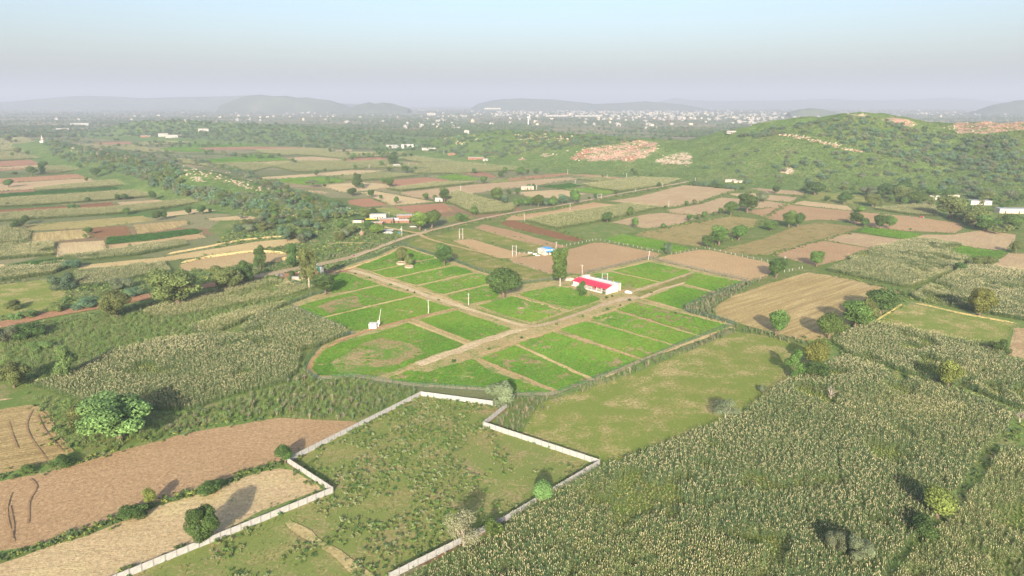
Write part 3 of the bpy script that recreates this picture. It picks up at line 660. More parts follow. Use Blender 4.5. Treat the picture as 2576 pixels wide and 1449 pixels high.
track('farm_path', 'red-brown worn verge above the front plots', 'sand', [(1575, 770, 2.5), (1480, 803, 2), (1400, 831, 2.5), (1310, 858, 3), (1210, 893, 3)], amp=1.2)
HEDGES = [[(2095, 865), (2128, 896), (2324, 964), (2423, 986), (2560, 1040), (2620, 1060)], [(2590, 1070), (2501, 1124), (2454, 1190), (2423, 1226), (2383, 1285), (2300, 1368), (2240, 1440)], [(-60, 1425), (118, 1371), (275, 1318), (373, 1273), (505, 1238), (644, 1183), (715, 1168)], [(-60, 1222), (80, 1187), (160, 1173), (275, 1137), (400, 1101), (520, 1072), (700, 1050)], [(2040, 862), (2082, 855), (2140, 822), (2200, 795), (2260, 755), (2300, 745), (2420, 680)], [(2082, 688), (2270, 733), (2290, 745)], [(1990, 962), (1870, 1042), (1690, 1115), (1520, 1173)]]
for h_ in HEDGES: track('hedge_bank', 'green grassy bank under a field hedge', 'scrub', [(*p, 3.0) for p in h_], base=1, amp=.9)
TRACKS = TRACKS[:-len(HEDGES)]
# ------------------------------------------------------------------ plant patterns (kept out of the scene, only copied from)
def protocol(name, objs):
    c = bpy.data.collections.new(name)
    for k, o in enumerate(objs): o.name = '%s_%02d' % (name, k); c.objects.link(o)
    return c
def proto(name, me, col=(1, 1, 1)):
    me.materials[0] = leafm(col); return bpy.data.objects.new(name, me)
def rot2(a): return np.cos(a), np.sin(a)
def unit(v): return v/np.maximum(np.linalg.norm(v, axis=-1, keepdims=True), 1e-9)
def leafcards(C, N, size, r, aspect=1.0):                 # pointed leaf-like faces round centres C with normals N
    n = len(C); N = unit(N); a = unit(np.cross(N, r.normal(size=(n, 3)))); b = np.cross(N, a); s = size[:, None]
    return np.stack([C-a*s*.5, C+b*s*.36*aspect+a*s*.08, C+a*s*.55, C-b*s*.36*aspect-a*s*.05], 1)
def blades(r, n, base, hmin, hmax, spread, width, droop=.5):     # bent grass blades, two faces each
    a = r.random(n)*2*np.pi; h = r.uniform(hmin, hmax, n); ca, sa = rot2(a); d = np.stack([ca, sa, 0*a], 1); q = np.stack([-sa, ca, 0*a], 1)
    o = base+d*r.random((n, 1))*spread*.25; sp = spread*r.uniform(.4, 1, (n, 1))
    m = o+d*sp*.35+np.stack([0*a, 0*a, h*.62], 1); tip = o+d*sp+np.stack([0*a, 0*a, h*(1-droop*r.random(n)*.5)], 1)
    w_ = q*width
    A = np.stack([o-w_*.5, o+w_*.5, m+w_*.5, m-w_*.5], 1); B = np.stack([m-w_*.5, m+w_*.5, tip+w_*.08, tip-w_*.08], 1)
    return np.concatenate([A, B])
def millet(seed, n, R0, hh=2.1, nl=6, heads=True, hs=1.0, lw=.09, tint=(.6, 1.25)):
    r = np.random.default_rng(seed); Q = []; T = []; MI = []
    for k in range(n):
        x, y = r.uniform(-R0, R0, 2); h = hh*r.uniform(.78, 1.12); lean = r.normal(0, .06, 2)
        top = np.array([x+lean[0]*h, y+lean[1]*h, h]); b0 = np.array([x, y, 0.])
        for c in range(2):
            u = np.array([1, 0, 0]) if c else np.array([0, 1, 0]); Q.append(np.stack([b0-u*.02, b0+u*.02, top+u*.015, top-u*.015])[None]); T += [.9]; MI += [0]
        for l in range(nl):
            f = .25+.65*l/nl+r.uniform(-.05, .05); p = b0+(top-b0)*f; a = l*2.4+r.uniform(-.5, .5); L = r.uniform(.45, .8)*(1.15-.4*abs(f-.5)); d = np.array([math.cos(a), math.sin(a), 0]); q = np.array([-d[1], d[0], 0])*lw
            m = p+d*L*.5+np.array([0, 0, .22]); e = p+d*L+np.array([0, 0, r.uniform(-.15, .1)])
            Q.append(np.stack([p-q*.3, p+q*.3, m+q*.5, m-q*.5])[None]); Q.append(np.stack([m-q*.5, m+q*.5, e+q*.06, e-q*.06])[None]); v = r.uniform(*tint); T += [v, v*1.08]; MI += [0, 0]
        if heads and r.random() < .6:
            L = r.uniform(.14, .34)*hs; w_ = .042*hs; zt = np.array([lean[0]*.3, lean[1]*.3, 1.]); ring = [np.array([math.cos(a), math.sin(a), 0]) for a in (0, 2.1, 4.2)]
            for i in range(3):
                u, v2 = ring[i], ring[(i+1) % 3]
                Q.append(np.stack([top+u*w_*.7, top+v2*w_*.7, top+zt*L*.55+v2*w_, top+zt*L*.55+u*w_])[None]); Q.append(np.stack([top+zt*L*.55+u*w_, top+zt*L*.55+v2*w_, top+zt*L+v2*w_*.3, top+zt*L+u*w_*.3])[None]); T += [1, 1]; MI += [1, 1]
    return quads('millet_plant', np.concatenate(Q), [M['leaf'], M['head']], MI, T)
MG = (.165, .235, .088)
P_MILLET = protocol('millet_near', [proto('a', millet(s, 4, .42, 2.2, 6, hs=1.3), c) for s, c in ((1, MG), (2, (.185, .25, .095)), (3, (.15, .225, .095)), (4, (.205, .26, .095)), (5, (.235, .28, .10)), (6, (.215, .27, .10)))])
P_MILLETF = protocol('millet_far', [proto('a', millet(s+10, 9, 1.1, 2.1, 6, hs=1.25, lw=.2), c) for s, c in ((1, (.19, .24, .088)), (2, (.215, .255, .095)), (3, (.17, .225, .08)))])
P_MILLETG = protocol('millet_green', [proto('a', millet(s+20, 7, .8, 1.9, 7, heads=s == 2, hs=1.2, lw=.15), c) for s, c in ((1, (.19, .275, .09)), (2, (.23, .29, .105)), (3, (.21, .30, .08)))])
def lowcrop(seed, n, R0, hh, leaf, tint=(.7, 1.3)):
    r = np.random.default_rng(seed); a = r.random(n)*6.28; q = np.sqrt(r.random(n))*R0; C = np.stack([q*np.cos(a), q*np.sin(a), hh*(.25+.75*r.random(n))*(1-.4*(q/R0)**2)], 1)
    N = np.stack([r.normal(0, .5, n), r.normal(0, .5, n)-.25, np.full(n, .9)], 1)
    return quads('low_crop', leafcards(C, N, leaf*r.uniform(.7, 1.3, n), r, 1.3), [M['leaf']], None, r.uniform(*tint, n))
CG = (.175, .35, .042)
P_CROP = protocol('low_crop', [proto('a', lowcrop(s, 26, .5, .42, .26), c) for s, c in ((1, (.13, .29, .04)), (2, CG), (3, (.16, .33, .04)), (4, (.23, .36, .055)))])
P_KCROP = protocol('dark_crop', [proto('a', lowcrop(s+9, 30, 1.1, .7, .5), c) for s, c in ((1, (.06, .15, .03)), (2, (.07, .17, .035)))])
def tuft(seed, n, h, spread, width): 
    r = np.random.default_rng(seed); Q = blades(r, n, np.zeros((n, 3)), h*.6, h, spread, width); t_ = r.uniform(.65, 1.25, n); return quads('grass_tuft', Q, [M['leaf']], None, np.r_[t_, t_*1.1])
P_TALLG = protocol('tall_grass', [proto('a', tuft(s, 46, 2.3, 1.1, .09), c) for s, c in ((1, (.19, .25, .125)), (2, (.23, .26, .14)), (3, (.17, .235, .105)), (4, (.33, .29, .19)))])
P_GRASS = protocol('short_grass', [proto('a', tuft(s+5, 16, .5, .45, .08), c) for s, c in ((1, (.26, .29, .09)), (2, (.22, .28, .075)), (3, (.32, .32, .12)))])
def shrubmesh(seed, n, w_, h, leaf):
    r = np.random.default_rng(seed); k = 7; L = np.stack([r.uniform(-.6, .6, k)*w_, r.uniform(-.6, .6, k)*w_, r.uniform(.25, .62, k)*h], 1); rad = r.uniform(.3, .5, k)
    i = r.integers(0, k, n); d = unit(r.normal(size=(n, 3))); d[:, 2] = np.abs(d[:, 2])*.9-.25; d = unit(d); q = r.uniform(.6, 1.05, (n, 1)); C = L[i]+d*rad[i][:, None]*q*np.array([w_, w_, h*.85]); C[:, 2] = np.abs(C[:, 2])
    lt = r.uniform(.8, 1.2, k)
    return quads('shrub', leafcards(C, d+r.normal(0, .45, (n, 3))+[0, 0, .3], leaf*r.uniform(.7, 1.3, n), r), [M['leaf']], None, lt[i]*r.uniform(.7, 1.25, n))
P_WEED = protocol('weed', [proto('a', shrubmesh(s, 60, .55, .9, .26), c) for s, c in ((1, (.16, .24, .065)), (2, (.25, .29, .115)), (3, (.13, .215, .055)), (4, (.28, .32, .16)), (5, (.10, .195, .06)))])
P_SHRUB = protocol('wild_shrub', [proto('a', shrubmesh(s+20, 150, 1.0, 1.5, .36), c) for s, c in ((1, (.12, .19, .06)), (2, (.19, .25, .075)), (3, (.15, .21, .09)), (4, (.09, .155, .048)), (5, (.26, .31, .08)))])
# ------------------------------------------------------------------ scattering (for what nobody could count)
_ng = {}
def scatter_group(c):
    if c.name in _ng: return _ng[c.name]
    g = bpy.data.node_groups.new('scatter_'+c.name, 'GeometryNodeTree')
    g.interface.new_socket('Geometry', in_out='INPUT', socket_type='NodeSocketGeometry'); g.interface.new_socket('Geometry', in_out='OUTPUT', socket_type='NodeSocketGeometry')
    n = g.nodes; L = g.links; gi = n.new('NodeGroupInput'); go = n.new('NodeGroupOutput'); ip = n.new('GeometryNodeInstanceOnPoints'); ci = n.new('GeometryNodeCollectionInfo')
    ci.inputs['Collection'].default_value = c; ci.inputs['Separate Children'].default_value = True; ci.inputs['Reset Children'].default_value = True
    def att(nm, ty): a = n.new('GeometryNodeInputNamedAttribute'); a.data_type = ty; a.inputs['Name'].default_value = nm; return a.outputs['Attribute']
    cb = n.new('ShaderNodeCombineXYZ'); L.new(att('rotz', 'FLOAT'), cb.inputs[2]); er = n.new('FunctionNodeEulerToRotation'); L.new(cb.outputs[0], er.inputs[0])
    ip.inputs['Pick Instance'].default_value = True
    L.new(gi.outputs[0], ip.inputs['Points']); L.new(ci.outputs[0], ip.inputs['Instance']); L.new(att('pidx', 'INT'), ip.inputs['Instance Index']); L.new(er.outputs[0], ip.inputs['Rotation']); L.new(att('scl', 'FLOAT_VECTOR'), ip.inputs['Scale'])
    L.new(ip.outputs[0], go.inputs[0]); _ng[c.name] = g; return g
def scatter(name, label, cat, c, P, scl, idx=None, r=rng):
    P = np.asarray(P, float); n = len(P)
    if n == 0: return
    me = bpy.data.meshes.new(name); me.vertices.add(n); me.vertices.foreach_set('co', P.ravel().astype(np.float32))
    me.attributes.new('rotz', 'FLOAT', 'POINT').data.foreach_set('value', (r.random(n)*6.283).astype(np.float32))
    S = np.asarray(scl, float); S = np.repeat(S[:, None], 3, 1) if S.ndim == 1 else S
    me.attributes.new('scl', 'FLOAT_VECTOR', 'POINT').data.foreach_set('vector', S.ravel().astype(np.float32))
    if idx is None: idx = r.integers(0, len(c.objects), n)
    me.attributes.new('pidx', 'INT', 'POINT').data.foreach_set('value', np.asarray(idx, np.int32))
    o = meshobj(name, me); md = o.modifiers.new('scatter', 'NODES'); md.node_group = scatter_group(c); return tag(o, label, cat, kind='stuff')
def fill(P, sp, jit=.45, ang=0.0):                    # jittered grid inside a world polygon
    c, s = math.cos(ang), math.sin(ang); Rm = np.array([[c, -s], [s, c]]); Q = P@Rm
    a0, b0 = Q.min(0); a1, b1 = Q.max(0); xs = np.arange(a0, a1, sp); ys = np.arange(b0, b1, sp)
    X, Y = np.meshgrid(xs, ys); X = X.ravel()+rng.uniform(-jit, jit, X.size)*sp; Y = Y.ravel()+rng.uniform(-jit, jit, Y.size)*sp
    k = inpoly(X, Y, Q); W_ = np.stack([X[k], Y[k]], 1)@Rm.T
    return W_
def shrink(P, d):
    c = P.mean(0); v_ = P-c; L = np.hypot(v_[:, 0], v_[:, 1])[:, None]; return c+v_*np.maximum(.5, 1-d*1.3/L)
def visible(W_, m=160):
    px, py, d = proj(np.column_stack([W_, np.zeros(len(W_))])); return (d > 20) & (px > -m) & (px < 2576+m) & (py < 1449+m)
def cat0(L): return np.concatenate(L) if L else np.zeros((0, 2))
gapg = []
near, farm_, greenm, crop, kcrop = [], [], [], [], []
PATHGAP = []
for k, P, px in FIELDS:
    D = P[:, 1].mean(); ang = -furrow_of(P)
    if k in 'Mm':
        if D < 520:
            W_ = fill(P, .92, .4, ang); W_ = W_[visible(W_)]
            gap = fbm(W_[:, 0], W_[:, 1], 16); gapg.append(W_[gap < .36]); W_ = W_[(gap > .25) & (rng.random(len(W_)) < np.clip((gap-.22)*9, .25, .95))]
            near.append(W_)
        else:
            W_ = fill(P, 1.9 if D < 900 else 2.6, .45, ang); W_ = W_[visible(W_)]; farm_.append(W_[rng.random(len(W_)) < .92])
    elif k == 'C':
        W_ = fill(P, .58, .45, ang); f = fbm(W_[:, 0], W_[:, 1], 14); g = vnoise(W_[:, 0]+300, W_[:, 1], 1.7); bare = np.zeros(len(W_))
        q = proj(np.column_stack([W_, np.zeros(len(W_))])); bare[inpoly(q[0], q[1], [(830, 915), (900, 870), (960, 850), (1040, 868), (1070, 890), (985, 925), (900, 940), (850, 940)])] = .36
        bare[inpoly(q[0], q[1], [(800, 772), (850, 752), (900, 745), (905, 770), (860, 783), (830, 790)])] = .26
        crop.append(W_[(.6*f+.4*g > .37+bare) & (rng.random(len(W_)) < .97)])
    elif k == 'G':
        W_ = fill(P, .9 if D < 700 else 1.6); W_ = W_[visible(W_)]; crop.append(W_)
    elif k == 'K':
        W_ = fill(P, 1.3); kcrop.append(W_[visible(W_)])
def z0(W_, z=.05): return np.column_stack([W_, np.full(len(W_), z)])
W_ = cat0(near); v = fbm(W_[:, 0]+500, W_[:, 1], 22); q_ = proj(z0(W_)); lite = inpoly(q_[0], q_[1], [(2800, 1060), (2520, 1135), (2478, 1195), (2405, 1290), (2320, 1370), (2255, 1445), (2150, 1700), (3600, 1700)]) | inpoly(q_[0], q_[1], [(470, 828), (350, 792), (690, 706), (800, 730), (545, 840)]); gp = np.clip((fbm(W_[:, 0], W_[:, 1], 16)-.22)*7, .55, 1)
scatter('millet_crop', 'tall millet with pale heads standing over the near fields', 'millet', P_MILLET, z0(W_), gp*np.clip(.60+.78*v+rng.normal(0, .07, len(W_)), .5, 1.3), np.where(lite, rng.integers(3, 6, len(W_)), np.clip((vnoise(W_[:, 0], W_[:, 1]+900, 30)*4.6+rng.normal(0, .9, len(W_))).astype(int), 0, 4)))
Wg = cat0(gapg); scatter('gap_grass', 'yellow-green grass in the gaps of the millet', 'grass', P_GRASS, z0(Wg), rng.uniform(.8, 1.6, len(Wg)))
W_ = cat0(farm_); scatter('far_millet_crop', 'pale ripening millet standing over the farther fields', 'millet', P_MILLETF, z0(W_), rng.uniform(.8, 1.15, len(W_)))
W_ = cat0(crop); D = W_[:, 1]; scatter('low_green_crop', 'low bright green crop over the farm plots', 'crop', P_CROP, z0(W_, .2), np.clip(.85+.0009*(D-300), .85, 2)*rng.uniform(.7, 1.2, len(W_))*(.75+.5*vnoise(W_[:, 0], W_[:, 1]+50, 3)), np.clip((vnoise(W_[:, 0]+70, W_[:, 1], 24)*4+rng.normal(0, .8, len(W_))).astype(int), 0, 3))
W_ = cat0(kcrop); scatter('dark_green_crop', 'dark green leafy crop in strips', 'crop', P_KCROP, z0(W_), rng.uniform(.8, 1.2, len(W_)))
# tall weeds and grass over rough ground
def px_fill(poly, sp, dens=1.0, nz=0, jit=.5):
    a = np.array(poly, float); P = G(a[:, 0], a[:, 1])[:, :2]; W_ = fill(P, sp, jit); W_ = W_[visible(W_, 60)]
    keep = rng.random(len(W_)) < dens
    if nz: keep &= fbm(W_[:, 0], W_[:, 1], nz) > .5
    return W_[keep]
NOGO = [np.array(p) for k, p, _ in FIELDS if k in 'PRDTWMmGKCXLS']+TRACKS
def clear(W_):
    c = np.ones(len(W_), bool)
    for p in NOGO:
        bb = (W_[:, 0] > p[:, 0].min()) & (W_[:, 0] < p[:, 0].max()) & (W_[:, 1] > p[:, 1].min()) & (W_[:, 1] < p[:, 1].max()) & c
        if bb.any(): i = np.where(bb)[0]; c[i[inpoly(W_[i, 0], W_[i, 1], p)]] = False
    return W_[c]
def clear_tracks(W_):
    c = np.ones(len(W_), bool)
    for p in TRACKS: c &= ~inpoly(W_[:, 0], W_[:, 1], p)
    return W_[c]
LEFTW = [(0, 830), (250, 785), (640, 712), (800, 735), (740, 762), (470, 832), (500, 850), (250, 905), (90, 975), (30, 975), (0, 965)]
W_ = np.concatenate([clear_tracks(px_fill(LEFTW, 1.5, .9)), clear(px_fill([(60, 990), (230, 1022), (480, 1040), (740, 965), (760, 930), (880, 950), (1060, 985), (900, 1058), (640, 1050), (500, 1070), (270, 1135), (150, 1130), (140, 1050)], 1.7, .8)), clear(px_fill([(600, 845), (760, 900), (770, 930), (700, 870)], 1.5))])
scatter('green_weeds', 'tall green weeds and self-sown millet left of the farm', 'weeds', P_MILLETG, z0(W_), rng.uniform(.45, .9, len(W_)))
tg = [clear(px_fill([(740, 930), (770, 925), (830, 962), (1060, 980), (1060, 990), (900, 1060), (640, 1052), (480, 1075), (400, 1095), (480, 1040), (720, 965)], 2.2, .55, 0)),
      px_fill([(1720, 775), (1790, 735), (1870, 712), (1925, 700), (1850, 742), (1800, 770), (1795, 795), (1850, 815), (1820, 815), (1730, 788)], 1.6, .9), px_fill([(1390, 998), (1440, 982), (1600, 922), (1850, 822), (1860, 832), (1610, 935), (1450, 995), (1340, 1050), (1290, 1070), (1290, 1030)], 1.8, .62),
      px_fill([(1840, 815), (1960, 845), (2040, 862), (2060, 880), (1960, 858), (1850, 832)], 1.8, .5), px_fill([(640, 670), (800, 650), (900, 625), (1000, 600), (1000, 610), (880, 645), (760, 670), (640, 690)], 2.4, .5)]
tg.append(px_fill([(1290, 1002), (1398, 1002), (1360, 1020), (1325, 1065), (1312, 1092), (1225, 1072), (1275, 1035)], 1.7, .7)); W_ = cat0(tg); scatter('tall_grass', 'tall feathery grass along the fences', 'grass', P_TALLG, z0(W_), rng.uniform(.5, 1.05, len(W_)))
# weeds in the walled compound
W_ = px_fill(WALLPX, 1.0, 1); q = proj(z0(W_)); f = fbm(W_[:, 0], W_[:, 1], 9)+.25*np.exp(-((q[0]-1040-(1190-q[1])*.3)/170)**2); W1 = W_[(f > .61) & (rng.random(len(W_)) < .6)]
scatter('compound_weeds', 'green and grey-green weeds inside the white wall', 'weeds', P_WEED, z0(W1, .16), rng.uniform(.4, 1.25, len(W1)))
W1 = px_fill(WALLPX, 1.0, .32); scatter('compound_grass', 'short grass inside the white wall', 'grass', P_GRASS, z0(W1, .16), rng.uniform(.4, 1.0, len(W1)))
W1 = np.concatenate([px_fill([(1310, 1092), (1330, 1060), (1360, 1015), (1440, 990), (1610, 935), (1850, 835), (1960, 850), (2050, 880), (2040, 910), (1990, 960), (1870, 1035), (1690, 1112), (1520, 1170), (1400, 1130)], 1.0, .8), px_fill([(1170, 660), (1240, 650), (1288, 660), (1385, 690), (1393, 708), (1303, 720), (1226, 690)], 1.4), px_fill([(2210, 808), (2267, 768), (2295, 766), (2420, 793), (2557, 816), (2537, 846), (2525, 866), (2495, 871), (2357, 844)], 1.2)])
f = fbm(W1[:, 0], W1[:, 1], 18); W1 = W1[f+.25*rng.random(len(W1)) > .5]; scatter('meadow_grass', 'short tufted grass on the olive fields', 'grass', P_GRASS, z0(W1, .06), rng.uniform(.35, .8, len(W1)))
# scrub along field edges, roads and over rough ground
eg = []
for k, P, px in FIELDS:
    if k in 'BYC' or P[:, 1].min() > 1900: continue
    for a, b in zip(P, np.roll(P, -1, 0)):
        L = np.hypot(*(b-a)); D = .5*(a+b)[1]; n = int(L/(1.5 if D < 500 else 2.6)); u = rng.random((n, 1)); off = rng.normal(0, .9 if D < 600 else 1.6, (n, 1)); nv = np.array([-(b-a)[1], (b-a)[0]])/max(L, 1); W_ = a+(b-a)*u+nv*off
        eg.append(W_[vnoise(W_[:, 0], W_[:, 1], 14) > .35])
W_ = cat0(eg); W_ = clear_tracks(W_); W_ = W_[visible(W_, 60) & (hz(W_[:, 0], W_[:, 1]) < .5)]; D = W_[:, 1]
scatter('boundary_grass', 'grass and low weeds on the field boundaries', 'grass', P_WEED, z0(W_), np.clip(D/550, .55, 1.9)*rng.uniform(.5, 1.2, len(W_)))
def along(pts, w_, dens):
    a = np.array(pts, float); P = G(a[:, 0], a[:, 1])[:, :2]; out = []
    for p, q in zip(P[:-1], P[1:]): L = np.hypot(*(q-p)); n = int(L*dens); out.append(p+(q-p)*rng.random((n, 1))+rng.normal(0, w_, (n, 2)))
    return np.concatenate(out)
HEDGE = [along([(2095, 865), (2128, 896), (2324, 964), (2423, 986), (2560, 1040), (2620, 1060)], 1.6, 1.3), along([(2590, 1070), (2501, 1124), (2454, 1190), (2423, 1226), (2383, 1285), (2300, 1368), (2240, 1440)], 1.6, 1.2), along([(0, 1405), (118, 1371), (275, 1318), (373, 1273), (505, 1238), (644, 1183), (705, 1168)], 1.1, 4.0), along([(0, 1205), (80, 1185), (160, 1172), (275, 1136), (400, 1100), (520, 1072), (700, 1050)], 1.8, 1.6), along([(2030, 862), (2082, 855), (2140, 822), (2200, 795), (2260, 755), (2300, 745), (2420, 680), (2500, 660)], 2.5, 1.2), along([(2082, 690), (2270, 735), (2290, 745)], 1.6, .9), along([(1960, 975), (1860, 1052), (1690, 1118), (1520, 1176)], .9, .8), along([(110, 1025), (140, 1060), (150, 1110), (190, 1135)], 2.5, 1.5), along([(300, 1440), (500, 1366), (700, 1294), (812, 1234), (738, 1187)], .8, .9), along([(720, 1172), (850, 1105), (1000, 1030), (1058, 1000)], .8, .8),
    along([(1760, 628), (1850, 600), (1910, 558), (1980, 515), (2022, 500)], 1.8, .7), along([(1590, 590), (1740, 562), (1850, 542)], 1.8, .7), along([(1480, 612), (1440, 590), (1400, 578)], 1.5, .6), along([(1640, 525), (1760, 512), (1800, 497), (1860, 478)], 2, .5), along([(1290, 545), (1440, 517), (1600, 486), (1740, 460)], 2.4, .8), along([(1060, 592), (1120, 577), (1290, 541)], 2.4, .8), along([(1870, 642), (1932, 645), (2065, 606), (2145, 586), (2180, 572)], 1.6, .7)]
W_ = clear_tracks(np.concatenate(HEDGE)); W_ = W_[visible(W_, 80)]; D = W_[:, 1]; scatter('hedge_shrubs', 'leafy green shrubs in the hedges between fields', 'shrubs', P_SHRUB, z0(W_), np.clip(.55+D/1600, .6, 1.2)*rng.uniform(.5, 1.3, len(W_)))
SCR = [(0, 700), (180, 720), (430, 690), (520, 640), (560, 600), (600, 540), (700, 500), (850, 545), (900, 570), (1050, 590), (960, 612), (850, 650), (700, 680), (600, 700), (420, 738), (200, 780), (0, 815)]
W_ = clear(px_fill(SCR, 4.2, .75)); W_ = W_[fbm(W_[:, 0], W_[:, 1], 25) > .47]; zz = hz(W_[:, 0], W_[:, 1])
scatter('scrub_shrubs', 'mixed shrubs over the scrub between road and ridge', 'shrubs', P_SHRUB, np.column_stack([W_, zz]), rng.uniform(.5, 1.7, len(W_)))
W_ = clear(np.concatenate([px_fill(SCR, 2.1, .7), px_fill([(0, 830), (250, 790), (640, 705), (640, 715), (250, 800), (0, 850)], 1.5), px_fill([(660, 690), (800, 672), (900, 648), (1000, 615), (1000, 622), (890, 660), (800, 690), (730, 760), (690, 740)], 1.5)])); zz = hz(W_[:, 0], W_[:, 1])
scatter('scrub_grass', 'rough grass over the scrub ground', 'grass', P_WEED, np.column_stack([W_, zz]), rng.uniform(.6, 1.6, len(W_)))
# ------------------------------------------------------------------ white precast compound wall
def wallmesh(L, hh=1.75, th=.07):
    b = MB(); n = 4
    for k in range(n): b.box(0, L, -th/2+(.012 if k % 2 else 0), th/2, k*hh/n+.006, (k+1)*hh/n-.022)
    b.box(0, L, -th/2+.02, th/2-.02, 0, hh-.03); return b.mesh('wall_panel', [M['concrete']])
def postmesh(hh=1.85, s=.2):
    b = MB(); b.box(-s/2, s/2, -s/2, s/2, -.1, hh-.04); b.hexa([(-s/2, -s/2, hh-.04), (s/2, -s/2, hh-.04), (s/2, s/2, hh-.04), (-s/2, s/2, hh-.04), (-.05, -.05, hh+.03), (.05, -.05, hh+.03), (.05, .05, hh+.03), (-.05, .05, hh+.03)])
    return b.mesh('wall_post', [M['postconc']])
def build_wall():
    P = G(np.array([p[0] for p in WALLPX], float), np.array([p[1] for p in WALLPX], float))[:, :2]
    root = empty('compound_wall', (P[1][0], P[1][1], .16)); tag(root, 'white precast concrete panel wall round the weedy foreground compound', 'wall')
    pm = postmesh(); cache = {}; put = set()
    for a, b in zip(P[:-1], P[1:]):
        L = np.hypot(*(b-a)); n = max(1, round(L/2.45)); s = L/n; ang = math.atan2((b-a)[1], (b-a)[0]); key = round(s-.17, 3)
        if key not in cache: cache[key] = wallmesh(s-.17)
        for k in range(n+1):
            q = a+(b-a)*k/n
            if (round(q[0], 1), round(q[1], 1)) not in put:
                put.add((round(q[0], 1), round(q[1], 1))); o = meshobj('post', pm, root); o.location = (q[0]-P[1][0], q[1]-P[1][1], 0); o.rotation_euler = (0, 0, ang)
            if k < n:
                o = meshobj('panel', cache[key], root); u = (b-a)/L; c = q+u*.085; o.location = (c[0]-P[1][0], c[1]-P[1][1], .02*((k*7) % 3)); o.rotation_euler = (0, 0, ang)
build_wall()
# ------------------------------------------------------------------ fences
def px2w(pts): a = np.array(pts, float); return G(a[:, 0], a[:, 1])[:, :2]
def netfence(label, pts, sp=4.0, hh=2.0, net='net', postm='greenpost'):
    P = px2w(pts); root = empty('mesh_fence', (P[0][0], P[0][1], .2)); tag(root, label, 'fence'); o0 = P[0]
    pm = MB().tube([(0, 0, -.3), (0, 0, hh)], [.055, .055], 6).tube([(0, 0, hh), (.02, .22, hh+.22)], [.04, .03], 5).mesh('fence_post', [M[postm]])
    s = np.r_[0, np.cumsum(np.hypot(*np.diff(P, axis=0).T))]; n = max(2, round(s[-1]/sp)); u = np.linspace(0, s[-1], n+1)
    X = np.interp(u, s, P[:, 0])-o0[0]; Y = np.interp(u, s, P[:, 1])-o0[1]
    for i in range(n+1): o = meshobj('post', pm, root); o.location = (X[i], Y[i], 0)
    for i in range(n):
        b = MB(); a = np.array([X[i], Y[i]]); c = np.array([X[i+1], Y[i+1]]); d = (c-a)/np.hypot(*(c-a)); q = np.array([-d[1], d[0]])*.01
        b.hexa([(*(a-q), .05), (*(c-q), .05), (*(c+q), .05), (*(a+q), .05), (*(a-q), hh-.1), (*(c-q), hh-.1), (*(c+q), hh-.1), (*(a+q), hh-.1)])
        m_ = b.obj('net_panel', M[net], root)
netfence('green wire mesh fence along the road side of the farm', [(812, 694), (884, 664), (944, 646), (985, 626), (1008, 615)])
netfence('green wire mesh fence along the top left edge of the farm plots', [(1008, 615), (1094, 643), (1144, 658), (1228, 688), (1303, 717), (1393, 704)])
netfence('green wire mesh fence between white house plots and bare field', [(1470, 689), (1552, 671), (1633, 651)])
netfence('thin mesh fence along the far right bare field', [(1633, 651), (1760, 681), (1880, 708)])
netfence('mesh fence stepping in along the tall grass at the right of the farm', [(1880, 708), (1813, 739), (1716, 776), (1726, 785), (1847, 817)])
netfence('mesh fence along the olive meadow at the front of the farm', [(1847, 817), (1713, 869), (1600, 919), (1437, 981), (1394, 997)])
netfence('green mesh fence behind the back of the white wall', [(1394, 997), (1288, 1000), (1225, 986), (1036, 974), (887, 951), (809, 960)])
netfence('curved green mesh fence round the rounded plot by the millet', [(809, 960), (780, 948), (765, 932), (772, 912), (784, 894), (812, 866), (851, 851), (889, 841)], sp=3)
netfence('green mesh fence from the millet corner to the gate tree', [(869, 830), (739, 777), (729, 765), (794, 742), (822, 734)])
netfence('short curved green mesh fence beside the gate path', [(728, 690), (729, 700), (736, 710), (748, 717), (760, 722)], sp=2.5)
def postfence(label, pts, hh=1.5):
    P = px2w(pts); root = empty('concrete_post_fence', (P[0][0], P[0][1], .06)); tag(root, label, 'fence')
    pm = MB().hexa([(-.09, -.09, -.2), (.09, -.09, -.2), (.09, .09, -.2), (-.09, .09, -.2), (-.07, -.07, hh), (.07, -.07, hh), (.07, .07, hh), (-.07, .07, hh)]).mesh('fence_post', [M['whitedirty']])
    L = []
    for p in P: o = meshobj('post', pm, root); o.location = (p[0]-P[0][0], p[1]-P[0][1], 0); L.append(Vector(o.location))
    w_ = MB()
    for a, c in zip(L[:-1], L[1:]):
        if (c-a).length < 26:
            for z in (.5, .9, 1.3): w_.tube([a+Vector((0, .08, z)), c+Vector((0, .08, z))], [.012, .012], 3, cap=False)
    w_.obj('wire', M['greysheet'], root)
c7 = lambda L: [(1288+x/4, 566+y/4) for x, y in L]
postfence('row of short white concrete posts behind the blue-roofed hut field', c7([(505, 217), (548, 210), (590, 203), (632, 195), (670, 190), (707, 183), (750, 172), (778, 167), (810, 158), (845, 153), (888, 157), (935, 165), (983, 175), (1035, 187), (1075, 195), (1120, 203), (1165, 212), (1220, 220), (1263, 230), (1307, 242), (1357, 252), (1415, 263), (1475, 272), (1530, 282)]))
postfence('row of white concrete posts behind the second bare field', c7([(1565, 292), (1605, 300), (1652, 292), (1697, 285), (1740, 278), (1780, 270), (1820, 260), (1855, 250), (1890, 246), (1940, 243), (1987, 248), (2040, 258), (2095, 268), (2150, 283), (2205, 295), (2250, 305), (2320, 320), (2372, 332), (2430, 345), (2510, 360), (2568, 372), (2620, 384)]))
postfence('few white concrete posts left of the blue-roofed hut', c7([(75, 290), (122, 291), (168, 285), (215, 275), (250, 268)]))
